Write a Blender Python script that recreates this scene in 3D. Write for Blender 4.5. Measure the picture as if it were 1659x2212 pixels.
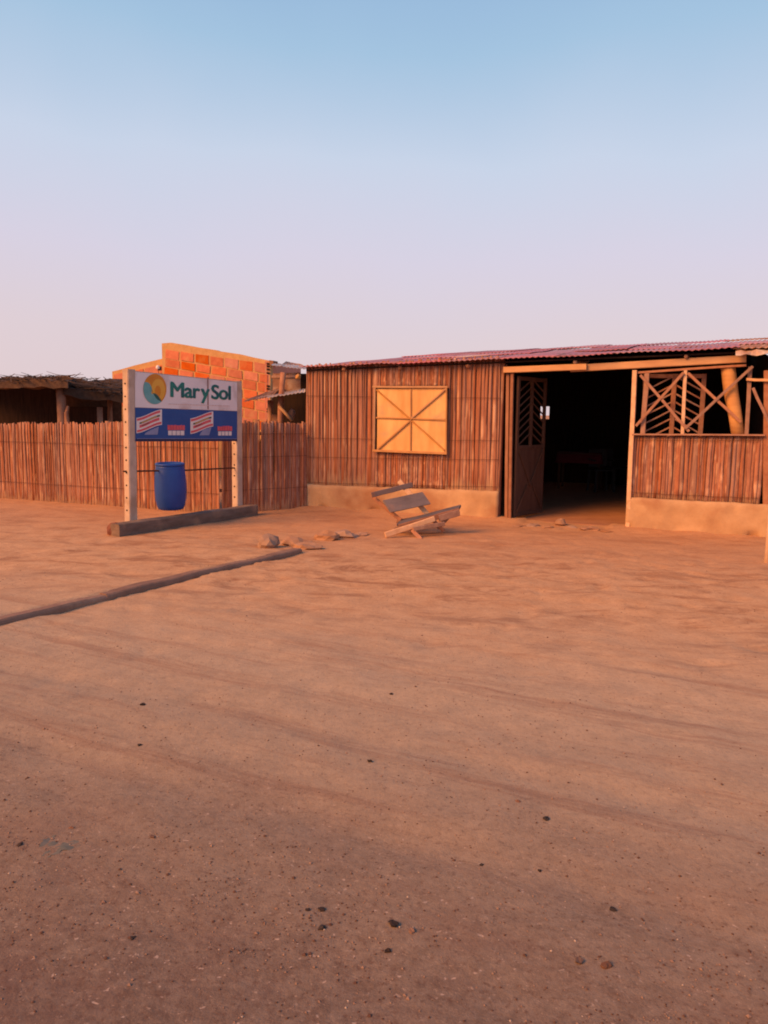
import bpy, math, random
from mathutils import Vector, Matrix, noise
for o in list(bpy.data.objects): bpy.data.objects.remove(o)
scene = bpy.context.scene
col = scene.collection
random.seed(7)

# ------------------------------------------------------------------ camera
CAMH, PITCH, ROLL, FPX = 1.55, math.radians(7.2), math.radians(0.8), 1706.0
Fv = Vector((0, math.cos(PITCH), -math.sin(PITCH)))
R0, U0 = Vector((1, 0, 0)), Vector((0, math.sin(PITCH), math.cos(PITCH)))
Rv = R0*math.cos(ROLL) + U0*math.sin(ROLL)
Uv = -R0*math.sin(ROLL) + U0*math.cos(ROLL)
C0 = Vector((0, 0, CAMH))
cd = bpy.data.cameras.new('camera'); cam = bpy.data.objects.new('camera', cd); col.objects.link(cam)
M = Matrix((Rv, Uv, -Fv)).transposed().to_4x4(); M.translation = C0
cam.matrix_world = M
cd.sensor_fit = 'VERTICAL'; cd.sensor_height = 24.0; cd.lens = 24.0*FPX/2212.0
cd.clip_start = 0.05; cd.clip_end = 3000
scene.camera = cam

# ------------------------------------------------------------------ world, sun, exposure
SUN_EL, SUN_X, SUN_Y = math.radians(33), -0.80, -0.60
w = bpy.data.worlds.new('World'); scene.world = w; w.use_nodes = True
nt = w.node_tree; nt.nodes.clear()
out = nt.nodes.new('ShaderNodeOutputWorld'); bg = nt.nodes.new('ShaderNodeBackground')
sky = nt.nodes.new('ShaderNodeTexSky'); sky.sky_type = 'NISHITA'; sky.sun_disc = False
sky.sun_elevation = math.radians(8); sky.sun_rotation = math.atan2(SUN_X, SUN_Y)
tc = nt.nodes.new('ShaderNodeTexCoord'); sx = nt.nodes.new('ShaderNodeSeparateXYZ')
nt.links.new(tc.outputs['Generated'], sx.inputs[0])
ramp = nt.nodes.new('ShaderNodeValToRGB'); 
hz = nt.nodes.new('ShaderNodeTexNoise'); hz.inputs['Scale'].default_value = 1.6; hz.inputs['Detail'].default_value = 4; nt.links.new(tc.outputs['Generated'], hz.inputs['Vector'])
hm = nt.nodes.new('ShaderNodeMath'); hm.operation = 'MULTIPLY_ADD'; nt.links.new(hz.outputs[0], hm.inputs[0]); hm.inputs[1].default_value = .16; hm.inputs[2].default_value = -.08
ha = nt.nodes.new('ShaderNodeMath'); ha.operation = 'ADD'; nt.links.new(sx.outputs['Z'], ha.inputs[0]); nt.links.new(hm.outputs[0], ha.inputs[1])
nt.links.new(ha.outputs[0], ramp.inputs[0])
def lin(r, g, b):
    f = lambda c: (c/255/12.92) if c/255 <= 0.04045 else ((c/255+0.055)/1.055)**2.4
    return (f(r), f(g), f(b), 1)
stops = [(0.0, lin(222, 201, 205)), (0.09, lin(221, 204, 211)), (0.19, lin(214, 207, 224)),
         (0.30, lin(199, 210, 230)), (0.42, lin(163, 194, 222)), (0.60, lin(122, 162, 207)), (1.0, lin(88, 130, 188))]
el = ramp.color_ramp.elements
el[0].position, el[0].color = stops[0]; el[1].position, el[1].color = stops[-1]
for p, c in stops[1:-1]:
    e = el.new(p); e.color = c
sc_ = nt.nodes.new('ShaderNodeVectorMath'); sc_.operation = 'SCALE'; sc_.inputs['Scale'].default_value = 0.10
nt.links.new(sky.outputs[0], sc_.inputs[0])
mx = nt.nodes.new('ShaderNodeMix'); mx.data_type = 'RGBA'; mx.inputs['Factor'].default_value = 0.06
nt.links.new(ramp.outputs[0], mx.inputs['A']); nt.links.new(sc_.outputs[0], mx.inputs['B'])
nt.links.new(mx.outputs['Result'], bg.inputs['Color']); bg.inputs['Strength'].default_value = 0.98
nt.links.new(bg.outputs[0], out.inputs[0])
sd = bpy.data.lights.new('sun', 'SUN'); sd.energy = 5.0; sd.angle = math.radians(30); sd.color = (1.0, 0.43, 0.11)
so = bpy.data.objects.new('sun', sd); col.objects.link(so)
sv = Vector((SUN_X*math.cos(SUN_EL), SUN_Y*math.cos(SUN_EL), math.sin(SUN_EL)))
so.rotation_euler = sv.to_track_quat('Z', 'Y').to_euler(); so.location = sv*60
scene.view_settings.view_transform = 'Standard'; scene.view_settings.look = 'None'
scene.view_settings.exposure = 0.12; scene.view_settings.gamma = 1.0; scene.view_settings.use_curve_mapping = False
scene.render.engine = 'CYCLES'
scene.cycles.filter_width = 1.9
scene.cycles.max_bounces = 6

# ------------------------------------------------------------------ measuring helpers (u, v: photo at 1659 x 2212)
def ray(u, v): return (Fv*FPX + Rv*(u-829.5) - Uv*(v-1106)).normalized()
def G(u, v, z=0.0):
    r = ray(u, v); return C0 + r*((z-CAMH)/r.z)
def onplane(u, v, p, n):
    r = ray(u, v); return C0 + r*((p-C0).dot(n)/r.dot(n))
def PD(u, v, y):
    r = ray(u, v); return C0 + r*(y/r.y)
def proj(p):
    q = p - C0; d = q.dot(Fv); return (829.5 + FPX*q.dot(Rv)/d, 1106 - FPX*q.dot(Uv)/d)
Z = Vector((0, 0, 1))

# ------------------------------------------------------------------ object helpers
def origin(o):
    v = Vector((0, 0, 0))
    while o: v += o.location; o = o.parent
    return v
def tag(o, label=None, cat=None, group=None, kind=None):
    if label: o['label'] = label
    if cat: o['category'] = cat
    if group: o['group'] = group
    if kind: o['kind'] = kind
    return o
def thing(name, loc, label, cat, group=None):
    o = bpy.data.objects.new(name, None); o.location = loc; o.empty_display_size = 0.2
    col.objects.link(o); return tag(o, label, cat, group)
def obj(name, verts, faces, mat, parent=None, smooth=False, mats=None, fm=None):
    off = origin(parent) if parent else Vector((0, 0, 0))
    me = bpy.data.meshes.new(name); me.from_pydata([tuple(Vector(v)-off) for v in verts], [], faces); me.update()
    o = bpy.data.objects.new(name, me); col.objects.link(o)
    if parent: o.parent = parent
    for m in (mats or [mat]): me.materials.append(m)
    if fm:
        for p, i in zip(me.polygons, fm): p.material_index = i
    if smooth:
        for p in me.polygons: p.use_smooth = True
    return o
def inst(name, me, loc, parent, rot=None, scale=None):
    o = bpy.data.objects.new(name, me); col.objects.link(o); o.parent = parent
    o.location = Vector(loc) - origin(parent)
    if rot is not None: o.rotation_euler = rot
    if scale is not None: o.scale = scale
    return o
BOXF = [(0, 3, 2, 1), (4, 5, 6, 7), (0, 1, 5, 4), (1, 2, 6, 5), (2, 3, 7, 6), (3, 0, 4, 7)]
def box_v(p, a, b, c):
    p = Vector(p); return [p, p+a, p+a+b, p+b, p+c, p+a+c, p+a+b+c, p+b+c]
def box(name, p, a, b, c, mat, parent=None): return obj(name, box_v(p, a, b, c), BOXF, mat, parent)
def board(name, A, B, wv, tv, mat, parent=None, n=4, jit=0.004, taper=1.0):
    """a sawn board from A to B, cross-section wv x tv centred on the line, slightly chamfered and uneven"""
    A, B, wv, tv = Vector(A), Vector(B), Vector(wv), Vector(tv)
    ch = 0.14
    prof = [(-.5, -.5+ch), (-.5+ch*.6, -.5), (.5-ch*.6, -.5), (.5, -.5+ch), (.5, .5-ch), (.5-ch*.6, .5), (-.5+ch*.6, .5), (-.5, .5-ch)]
    vs, fs = [], []; k = len(prof)
    wn, tn = wv.normalized(), tv.normalized()
    for i in range(n+1):
        f = i/n; s = 1+(taper-1)*f
        c = A.lerp(B, f) + wn*random.uniform(-jit, jit) + tn*random.uniform(-jit, jit)*.6
        for a, b in prof: vs.append(c + wv*a*s + tv*b*s)
    for i in range(n):
        for j in range(k): fs.append((i*k+j, i*k+(j+1) % k, (i+1)*k+(j+1) % k, (i+1)*k+j))
    fs.append(tuple(reversed(range(k)))); fs.append(tuple(range(n*k, n*k+k)))
    return obj(name, vs, fs, mat, parent)
def log(name, pts, radii, mat, parent=None, sides=10, jit=0.08):
    pts = [Vector(p) for p in pts]; vs, fs = [], []
    for i, p in enumerate(pts):
        d = (pts[min(i+1, len(pts)-1)] - pts[max(i-1, 0)]).normalized()
        x = d.orthogonal().normalized() if abs(d.z) < .9 else (Vector((0, 1, 0)).cross(d)).normalized()
        if abs(d.z) < .9: x = d.cross(Z).normalized()
        y = d.cross(x)
        for k in range(sides):
            a = 2*math.pi*k/sides; r = radii[i]*(1+random.uniform(-jit, jit))
            vs.append(p + x*math.cos(a)*r + y*math.sin(a)*r)
    m = sides
    for i in range(len(pts)-1):
        for k in range(m): fs.append((i*m+k, i*m+(k+1) % m, (i+1)*m+(k+1) % m, (i+1)*m+k))
    fs.append(tuple(reversed(range(m)))); fs.append(tuple(range((len(pts)-1)*m, len(pts)*m)))
    return obj(name, vs, fs, mat, parent, smooth=True)
def rock_mesh(name, mat, sx_, sy_, sz_, seed, sub=2, rough=.35):
    import bmesh
    bm = bmesh.new(); bmesh.ops.create_icosphere(bm, subdivisions=sub, radius=1)
    for v in bm.verts:
        n_ = noise.noise(v.co*1.1 + Vector((seed*7.3, seed*3.1, 0)))
        m_ = noise.noise(v.co*2.7 + Vector((seed*2.3, 5, seed)))
        f = 1 + rough*n_ + rough*.4*m_
        v.co = Vector((v.co.x*sx_*f, v.co.y*sy_*f, max(v.co.z, -.55)*sz_*f))
    me = bpy.data.meshes.new(name); bm.to_mesh(me); bm.free(); me.materials.append(mat); return me

# ------------------------------------------------------------------ materials
def mat(name, c1, c2, scale=6.0, stretch=(1, 1, 1), rough=.85, detail=6, bump=.2, bscale=40, rnd=0.0, spec=.25,
        c3=None, c3scale=2.0, c3pos=.6, metallic=0.0, bdist=.01):
    m = bpy.data.materials.new(name); m.use_nodes = True; t = m.node_tree; N = t.nodes; L = t.links
    b = N['Principled BSDF']; b.inputs['Roughness'].default_value = rough; b.inputs['Metallic'].default_value = metallic
    b.inputs['Specular IOR Level'].default_value = spec
    co = N.new('ShaderNodeTexCoord'); oi = N.new('ShaderNodeObjectInfo')
    ad = N.new('ShaderNodeVectorMath'); ad.operation = 'ADD'; L.new(co.outputs['Object'], ad.inputs[0])
    ml = N.new('ShaderNodeVectorMath'); ml.operation = 'SCALE'; ml.inputs[0].default_value = (37.0, 19.0, 53.0)
    L.new(oi.outputs['Random'], ml.inputs['Scale']); L.new(ml.outputs[0], ad.inputs[1])
    mp = N.new('ShaderNodeMapping'); mp.inputs['Scale'].default_value = stretch; L.new(ad.outputs[0], mp.inputs[0])
    n1 = N.new('ShaderNodeTexNoise'); n1.inputs['Scale'].default_value = scale; n1.inputs['Detail'].default_value = detail
    n1.inputs['Roughness'].default_value = .62
    L.new(mp.outputs[0], n1.inputs['Vector'])
    rp = N.new('ShaderNodeMapRange'); rp.inputs['From Min'].default_value = .3; rp.inputs['From Max'].default_value = .7
    L.new(n1.outputs[0], rp.inputs['Value'])
    mxx = N.new('ShaderNodeMix'); mxx.data_type = 'RGBA'
    mxx.inputs['A'].default_value = (*c1, 1); mxx.inputs['B'].default_value = (*c2, 1)
    L.new(rp.outputs[0], mxx.inputs['Factor'])
    cur = mxx.outputs['Result']
    if c3:
        n3 = N.new('ShaderNodeTexNoise'); n3.inputs['Scale'].default_value = c3scale; n3.inputs['Detail'].default_value = 5
        L.new(ad.outputs[0], n3.inputs['Vector'])
        r3 = N.new('ShaderNodeMapRange'); r3.inputs['From Min'].default_value = c3pos-.06; r3.inputs['From Max'].default_value = c3pos+.08
        L.new(n3.outputs[0], r3.inputs['Value'])
        m3 = N.new('ShaderNodeMix'); m3.data_type = 'RGBA'; m3.inputs['B'].default_value = (*c3, 1)
        L.new(cur, m3.inputs['A']); L.new(r3.outputs[0], m3.inputs['Factor']); cur = m3.outputs['Result']
    if rnd:
        hs = N.new('ShaderNodeHueSaturation'); L.new(cur, hs.inputs['Color'])
        mr = N.new('ShaderNodeMapRange'); mr.inputs['To Min'].default_value = 1-rnd; mr.inputs['To Max'].default_value = 1+rnd
        L.new(oi.outputs['Random'], mr.inputs['Value']); L.new(mr.outputs[0], hs.inputs['Value'])
        wn = N.new('ShaderNodeTexWhiteNoise'); wn.noise_dimensions = '1D'; L.new(oi.outputs['Random'], wn.inputs['W'])
        mr2 = N.new('ShaderNodeMapRange'); mr2.inputs['To Min'].default_value = .8; mr2.inputs['To Max'].default_value = 1.12
        L.new(wn.outputs[0], mr2.inputs['Value']); L.new(mr2.outputs[0], hs.inputs['Saturation'])
        cur = hs.outputs[0]
    L.new(cur, b.inputs['Base Color'])
    if bump:
        nb = N.new('ShaderNodeTexNoise'); nb.inputs['Scale'].default_value = bscale; nb.inputs['Detail'].default_value = 5
        L.new(mp.outputs[0], nb.inputs['Vector'])
        bp = N.new('ShaderNodeBump'); bp.inputs['Strength'].default_value = bump; bp.inputs['Distance'].default_value = bdist
        L.new(nb.outputs[0], bp.inputs['Height']); L.new(bp.outputs[0], b.inputs['Normal'])
    return m

def cane_material():
    m = mat('dry_cane', (.245, .092, .055), (.385, .165, .095), scale=14, stretch=(1, 1, .42), rough=.8, rnd=.20, bump=.25, bscale=30,
            c3=(.52, .29, .18), c3scale=3.2, c3pos=.62)
    # pale dust splashed on the foot of each cane: object z runs 0..1 along the cane
    t = m.node_tree; N = t.nodes; L = t.links; b = N['Principled BSDF']
    src = b.inputs['Base Color'].links[0].from_socket
    co = N.new('ShaderNodeTexCoord'); s = N.new('ShaderNodeSeparateXYZ'); L.new(co.outputs['Object'], s.inputs[0])
    oi = N.new('ShaderNodeObjectInfo')
    w2 = N.new('ShaderNodeTexWhiteNoise'); w2.noise_dimensions = '1D'
    mm = N.new('ShaderNodeMath'); mm.operation = 'MULTIPLY'; mm.inputs[1].default_value = 91.7
    L.new(oi.outputs['Random'], mm.inputs[0]); L.new(mm.outputs[0], w2.inputs['W'])
    hh = N.new('ShaderNodeMapRange'); hh.inputs['To Min'].default_value = .02; hh.inputs['To Max'].default_value = .16
    L.new(w2.outputs[0], hh.inputs['Value'])
    d = N.new('ShaderNodeMath'); d.operation = 'DIVIDE'; L.new(s.outputs['Z'], d.inputs[0]); L.new(hh.outputs[0], d.inputs[1])
    f = N.new('ShaderNodeMapRange'); f.inputs['From Min'].default_value = .5; f.inputs['From Max'].default_value = 1.15
    f.inputs['To Min'].default_value = .75; f.inputs['To Max'].default_value = 0; L.new(d.outputs[0], f.inputs['Value'])
    mxx = N.new('ShaderNodeMix'); mxx.data_type = 'RGBA'; mxx.inputs['B'].default_value = (.50, .31, .19, 1)
    L.new(src, mxx.inputs['A']); L.new(f.outputs[0], mxx.inputs['Factor']); L.new(mxx.outputs['Result'], b.inputs['Base Color'])
    return m
M_cane = cane_material()
M_mud = mat('mud_plaster', (.40, .24, .135), (.55, .35, .20), scale=3.5, rough=.95, bump=.35, bscale=22, c3=(.36, .185, .10), c3scale=1.6, c3pos=.58)
M_ply = mat('raw_plywood', (.56, .29, .10), (.80, .48, .20), scale=5, stretch=(1, 1, .25), rough=.7, bump=.08, c3=(.55, .34, .17), c3scale=4, c3pos=.62)
M_plyfr = mat('shutter_timber', (.36, .17, .07), (.52, .27, .11), scale=12, stretch=(.4, .4, .4), rough=.75, rnd=.12)
M_beam = mat('fresh_sawn_timber', (.44, .20, .075), (.62, .33, .13), scale=9, stretch=(.25, .25, 1), rough=.75, rnd=.12)
M_wood = mat('weathered_timber', (.22, .10, .065), (.40, .20, .12), scale=12, stretch=(1, 1, .2), rough=.85, rnd=.2)
M_lath = mat('reddish_lath', (.26, .115, .075), (.39, .20, .13), scale=10, rough=.8, rnd=.15)
M_back = mat('cane_lining', (.24, .095, .056), (.32, .135, .08), scale=14, stretch=(3, 3, .3), rough=.95)
M_door = mat('brown_wood_shade_tint', (.075, .034, .022), (.12, .058, .038), scale=12, stretch=(1, 1, .2), rough=.85)  # brown wood, darkened in colour so left leaf and table look shaded
M_dark = mat('shade_dark_cane_wall', (.018, .010, .008), (.045, .024, .017), scale=9, stretch=(3, 3, .3), rough=.95)  # near-black colour paints in the shade under the roofs
M_earth = mat('packed_earth_floor', (.34, .15, .085), (.44, .21, .12), scale=4, rough=.95, bump=.3)
M_roof = mat('painted_corrugated_metal', (.36, .12, .135), (.48, .19, .21), scale=5, stretch=(1, 1, 1), rough=.55, rnd=.22, spec=.4,
             c3=(.25, .105, .06), c3scale=1.8, c3pos=.63, bump=.1)
M_rust = mat('rusty_metal', (.22, .085, .045), (.36, .17, .09), scale=6, rough=.8, rnd=.15, c3=(.45, .30, .22), c3scale=3, c3pos=.58)
M_zinc = mat('pale_zinc', (.48, .36, .30), (.62, .50, .43), scale=5, rough=.55, c3=(.38, .2, .12), c3scale=3, c3pos=.6)
M_brick = mat('fired_clay_block', (.50, .115, .042), (.64, .175, .068), scale=8, rough=.9, rnd=.13, c3=(.58, .25, .10), c3scale=3, c3pos=.63, bump=.25, bscale=30)
M_mortar = mat('sandy_mortar', (.50, .27, .11), (.62, .36, .16), scale=9, rough=.95, bump=.4, bscale=35)
M_hole = mat('dark_cavity', (.01, .007, .006), (.02, .012, .01), rough=1, bump=0)
M_post = mat('cast_concrete_post', (.46, .33, .25), (.58, .43, .33), scale=9, rough=.9, bump=.25, bscale=60, c3=(.40, .27, .19), c3scale=3, c3pos=.62)
M_white = mat('white_sign_sheet', (.74, .65, .64), (.80, .72, .71), scale=2.5, rough=.5, bump=0, c3=(.60, .49, .46), c3scale=3, c3pos=.62)
M_blue = mat('blue_sign_print', (.018, .072, .255), (.026, .092, .30), scale=3, rough=.5, bump=0)
M_navy = mat('navy_sign_print', (.012, .018, .06), (.018, .026, .08), scale=3, rough=.5, bump=0)
M_orange = mat('orange_print', (.60, .20, .02), (.70, .28, .03), scale=6, rough=.5, bump=0)
M_amber = mat('amber_print', (.74, .36, .045), (.76, .40, .06), scale=6, rough=.5, bump=0)
M_teal = mat('teal_print', (.11, .33, .33), (.20, .42, .42), scale=8, rough=.5, bump=0)
M_deep = mat('deep_teal_print', (.018, .085, .085), (.02, .12, .10), scale=9, rough=.5, bump=0)
M_red = mat('red_print', (.60, .085, .11), (.70, .13, .15), scale=9, rough=.5, bump=0)
M_cream = mat('cream_print', (.70, .62, .58), (.78, .70, .66), scale=9, rough=.5, bump=0)
M_green = mat('bottle_green_print', (.045, .07, .05), (.08, .10, .06), scale=9, rough=.5, bump=0)
M_greyblue = mat('grey_blue_print', (.20, .23, .38), (.28, .30, .45), scale=9, rough=.5, bump=0)
M_faint = mat('faded_print', (.66, .47, .42), (.68, .52, .46), scale=9, rough=.5, bump=0)
M_barrel = mat('blue_plastic', (.009, .05, .25), (.016, .065, .30), scale=5, rough=.45, bump=.05, spec=.4)
M_iron = mat('rusty_iron', (.05, .02, .014), (.10, .04, .025), scale=20, rough=.8)
M_beamgrey = mat('weathered_sleeper', (.13, .085, .065), (.22, .15, .115), scale=7, stretch=(.6, .6, 2), rough=.9, bump=.4, bscale=25, c3=(.30, .19, .13), c3scale=3, c3pos=.62)
M_kerb = mat('stained_kerb', (.18, .10, .072), (.28, .165, .118), scale=5, rough=.92, bump=.5, bscale=25, c3=(.34, .21, .14), c3scale=2.5, c3pos=.63)
M_slate = mat('weathered_grey_paint', (.085, .068, .08), (.14, .11, .122), scale=8, stretch=(.5, 1, 1), rough=.75, rnd=.15, c3=(.19, .10, .08), c3scale=4, c3pos=.62)
M_pine = mat('pale_pine', (.54, .30, .165), (.72, .45, .27), scale=12, rough=.75, rnd=.08)
M_rockm = mat('sandstone', (.27, .135, .078), (.42, .23, .135), scale=7, rough=.95, bump=.4, bscale=18, rnd=.12)
M_pebble = mat('dark_pebble', (.022, .014, .012), (.05, .032, .026), scale=30, rough=.9, bump=.3, rnd=.3)
M_pebbleb = mat('brown_pebble', (.15, .07, .045), (.22, .12, .08), scale=30, rough=.9, bump=.3, rnd=.3)
M_thatch = mat('dry_thatch', (.07, .04, .028), (.15, .09, .062), scale=14, rough=.95, rnd=.2)
M_thdark = mat('old_dark_thatch', (.045, .027, .02), (.085, .05, .036), scale=12, rough=.95)
M_rag = mat('grey_plastic', (.11, .11, .088), (.19, .155, .12), scale=26, rough=.75)
M_cloth = mat('pink_cloth_shade_tint', (.14, .02, .03), (.18, .03, .04), scale=14, rough=.9)  # pink cloth with the room's shade put into its colour
M_plastic = mat('white_plastic_shade_tint', (.045, .043, .046), (.06, .057, .06), scale=4, rough=.5, bump=0)  # white chairs, coloured near-black to imitate the unlit room

def ground_material():
    m = bpy.data.materials.new('sandy_ground'); m.use_nodes = True; t = m.node_tree; N = t.nodes; L = t.links
    b = N['Principled BSDF']; b.inputs['Roughness'].default_value = .97; b.inputs['Specular IOR Level'].default_value = .1
    co = N.new('ShaderNodeTexCoord'); P = co.outputs['Object']
    def nz(scale, detail=6, rough=.6, stretch=None, dist=0):
        n = N.new('ShaderNodeTexNoise'); n.inputs['Scale'].default_value = scale; n.inputs['Detail'].default_value = detail
        n.inputs['Roughness'].default_value = rough; n.inputs['Distortion'].default_value = dist
        if stretch:
            mp = N.new('ShaderNodeMapping'); mp.vector_type = 'TEXTURE'; mp.inputs['Scale'].default_value = [1/k for k in stretch[:3]]; mp.inputs['Rotation'].default_value = (0, 0, -stretch[3])
            L.new(P, mp.inputs[0]); L.new(mp.outputs[0], n.inputs['Vector'])
        else: L.new(P, n.inputs['Vector'])
        return n.outputs[0]
    def rng(v, a, b_, c=0., d=1.):
        r = N.new('ShaderNodeMapRange'); r.inputs['From Min'].default_value = a; r.inputs['From Max'].default_value = b_
        r.inputs['To Min'].default_value = c; r.inputs['To Max'].default_value = d; L.new(v, r.inputs['Value']); return r.outputs[0]
    def mix(A, B, F):
        x = N.new('ShaderNodeMix'); x.data_type = 'RGBA'
        for k, s in (('A', A), ('B', B)):
            if isinstance(s, tuple): x.inputs[k].default_value = (*s, 1)
            else: L.new(s, x.inputs[k])
        L.new(F, x.inputs['Factor']); return x.outputs['Result']
    def math_(op, a, b_):
        x = N.new('ShaderNodeMath'); x.operation = op
        for i, s in enumerate((a, b_)):
            if isinstance(s, (int, float)): x.inputs[i].default_value = s
            else: L.new(s, x.inputs[i])
        return x.outputs[0]
    yard = mix((.57, .335, .185), (.46, .25, .13), rng(nz(4.5, 10, .78), .40, .62))
    yard = mix(yard, (.30, .14, .072), rng(nz(1.2, 9, .74, (1.0, 2.2, 1, .12), .8), .50, .62, 0, .85))
    yard = mix(yard, (.34, .17, .09), rng(nz(4.2, 6, .65, (1.0, 2.0, 1, .1), .5), .60, .72, 0, .55))
    yard = mix(yard, (.58, .355, .20), rng(nz(3.0, 6, .65), .58, .72, 0, .6))
    road = mix((.225, .158, .120), (.138, .088, .066), rng(nz(16, 9, .85), .40, .60))  # gravel brown, with the foreground's dimmer light also put into the tone
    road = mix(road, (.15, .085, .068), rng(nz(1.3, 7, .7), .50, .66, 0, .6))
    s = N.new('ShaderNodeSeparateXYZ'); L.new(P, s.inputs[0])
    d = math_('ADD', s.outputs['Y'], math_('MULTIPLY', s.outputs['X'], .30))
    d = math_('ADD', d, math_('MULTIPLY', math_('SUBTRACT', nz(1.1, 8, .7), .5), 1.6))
    pale = mix((.39, .275, .185), (.47, .33, .22), rng(nz(7, 10, .8), .4, .60))
    # coarser gravel pushed into lines along the wheel tracks
    pale = mix(pale, (.30, .175, .115), rng(nz(1.6, 9, .8, (.22, 3.2, 1, .455), .25), .51, .63, 0, .8))
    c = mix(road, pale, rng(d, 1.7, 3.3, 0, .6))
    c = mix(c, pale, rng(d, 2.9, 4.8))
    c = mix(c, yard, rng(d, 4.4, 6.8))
    c = mix(c, (.48, .24, .125), rng(d, 7.6, 10.2, 0, .55))
    # grains: dark and pale specks
    vo = N.new('ShaderNodeTexVoronoi'); vo.inputs['Scale'].default_value = 62
    wv = N.new('ShaderNodeTexNoise'); wv.inputs['Scale'].default_value = 30; L.new(P, wv.inputs['Vector'])
    wa = N.new('ShaderNodeVectorMath'); wa.operation = 'MULTIPLY_ADD'; L.new(wv.outputs['Color'], wa.inputs[0]); wa.inputs[1].default_value = (.05, .05, .05); L.new(P, wa.inputs[2])
    L.new(wa.outputs[0], vo.inputs['Vector'])
    vs_ = N.new('ShaderNodeSeparateColor'); L.new(vo.outputs['Color'], vs_.inputs[0])
    near = rng(d, 2.0, 4.0, 1, .25)
    dk = math_('MULTIPLY', math_('MULTIPLY', rng(vs_.outputs[0], .84, .99), rng(vo.outputs['Distance'], .15, .45, .6, 0)), near)
    c = mix(c, (.10, .052, .038), dk)
    lt = math_('MULTIPLY', math_('MULTIPLY', rng(vs_.outputs[1], .93, .96), rng(vo.outputs['Distance'], .2, .4, .7, 0)), near)
    c = mix(c, (.52, .37, .29), lt)
    fine = math_('MULTIPLY', rng(nz(34, 6, .8), .53, .66, 0, .7), rng(d, 2.0, 3.6, 1, .45))
    c = mix(c, (.115, .058, .042), fine)
    c = mix(c, (.50, .35, .26), math_('MULTIPLY', rng(nz(48, 4, .8), .60, .72, 0, .6), near))
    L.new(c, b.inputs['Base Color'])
    h = math_('ADD', math_('MULTIPLY', nz(5, 8, .65), .6), math_('MULTIPLY', nz(38, 6, .7), .22))
    h = math_('ADD', h, math_('MULTIPLY', nz(160, 3, .6), .06))
    bp = N.new('ShaderNodeBump'); bp.inputs['Strength'].default_value = .55; bp.inputs['Distance'].default_value = .03
    L.new(h, bp.inputs['Height']); L.new(bp.outputs[0], b.inputs['Normal'])
    return m
M_ground = ground_material()

# ------------------------------------------------------------------ reference lines of the place
WA = G(660, 1097); WANG = math.radians(22)
Wd = Vector((math.cos(WANG), -math.sin(WANG), 0)); Wn = Vector((-math.sin(WANG), -math.cos(WANG), 0)); Win = -Wn
def W(u, v, d=0.0):                      # photo point -> (distance along the house front, height)
    p = onplane(u, v, WA + Wn*d, Wn); return (p-WA).dot(Wd), p.z
def H(s, z, d=0.0): return WA + Wd*s + Z*z + Wn*d     # d > 0 is out of the wall
KA, KB, KC = G(0, 1357), G(236, 1297), G(652, 1196)   # kerb
Kd = (KC-KB).normalized(); Kn = Vector((Kd.y, -Kd.x, 0))
BA, BB = G(258, 1160), G(557, 1113)      # sleeper in front of the sign
Sd = (BB-BA).normalized(); Sn = Vector((Sd.y, -Sd.x, 0))
SP = BA - Sn*.175                        # plane of the sign's front
def S(u, v, d=0.0): return onplane(u, v, SP + Sn*d, Sn)

# ------------------------------------------------------------------ ground
def gh(x, y):
    p = Vector((x, y, 0))
    h = .012*noise.noise(p*1.7) + .008*noise.noise(p*4.3 + Vector((9, 2, 0))) + .004*noise.noise(p*11)
    q = p - KB
    a = q.dot(Kd); e = -q.dot(Kn)                         # e > 0: left of the kerb, ground banked up to its top
    if a < 2.9:
        fade = min(1, max(0, (2.9-a)/.8))
        if e > 0: h += fade*.062*max(0, 1-e/2.6)*max(0, min(1, (e-.02)/.06))
        elif e > -.5: h += fade*(.014+.028*noise.noise(p*2.1))*(1+e/.5)
    # loose earth swept against the house front
    q = p - WA; s = q.dot(Wd); d = q.dot(Wn)
    if -.5 < s < 8 and d > -.15:
        bank = math.exp(-(max(d, 0)/.28)**2)*(.045 - .02*max(0, min(1, (s-4.6)/1.6)))
        h += bank*(1+.5*noise.noise(p*3)) * (1 if not (3.55 < s < 4.75) else .35)
    # two shallow wheel tracks
    for (u1, v1, u2, v2) in ((0, 1432, 900, 1640), (0, 1475, 900, 1735)):
        pass
    A = G(0, 1436); B = G(800, 1600); t = (B-A).normalized(); nn = Vector((t.y, -t.x, 0)); dd = (p-A).dot(nn)
    for o_ in (0, .75): h -= .011*math.exp(-((dd-o_)/.12)**2)
    return h
def axis(lo, hi, step, far):
    r = [lo+i*step for i in range(int((hi-lo)/step)+1)]
    k, x, s = [], hi, step
    while x < far: s *= 1.5; x += s; k.append(x)
    j, x, s = [], lo, step
    while x > -far: s *= 1.5; x -= s; j.append(x)
    return list(reversed(j)) + r + k
xs, ys = axis(-7.5, 8, .055, 900), axis(.8, 14, .055, 900)
gv = []
for y in ys:
    for x in xs:
        inn = -9 < x < 9 and 0 < y < 16
        gv.append((x, y, gh(x, y) if inn else 0))
nx = len(xs)
import bisect
rf = random.Random(21)
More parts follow.
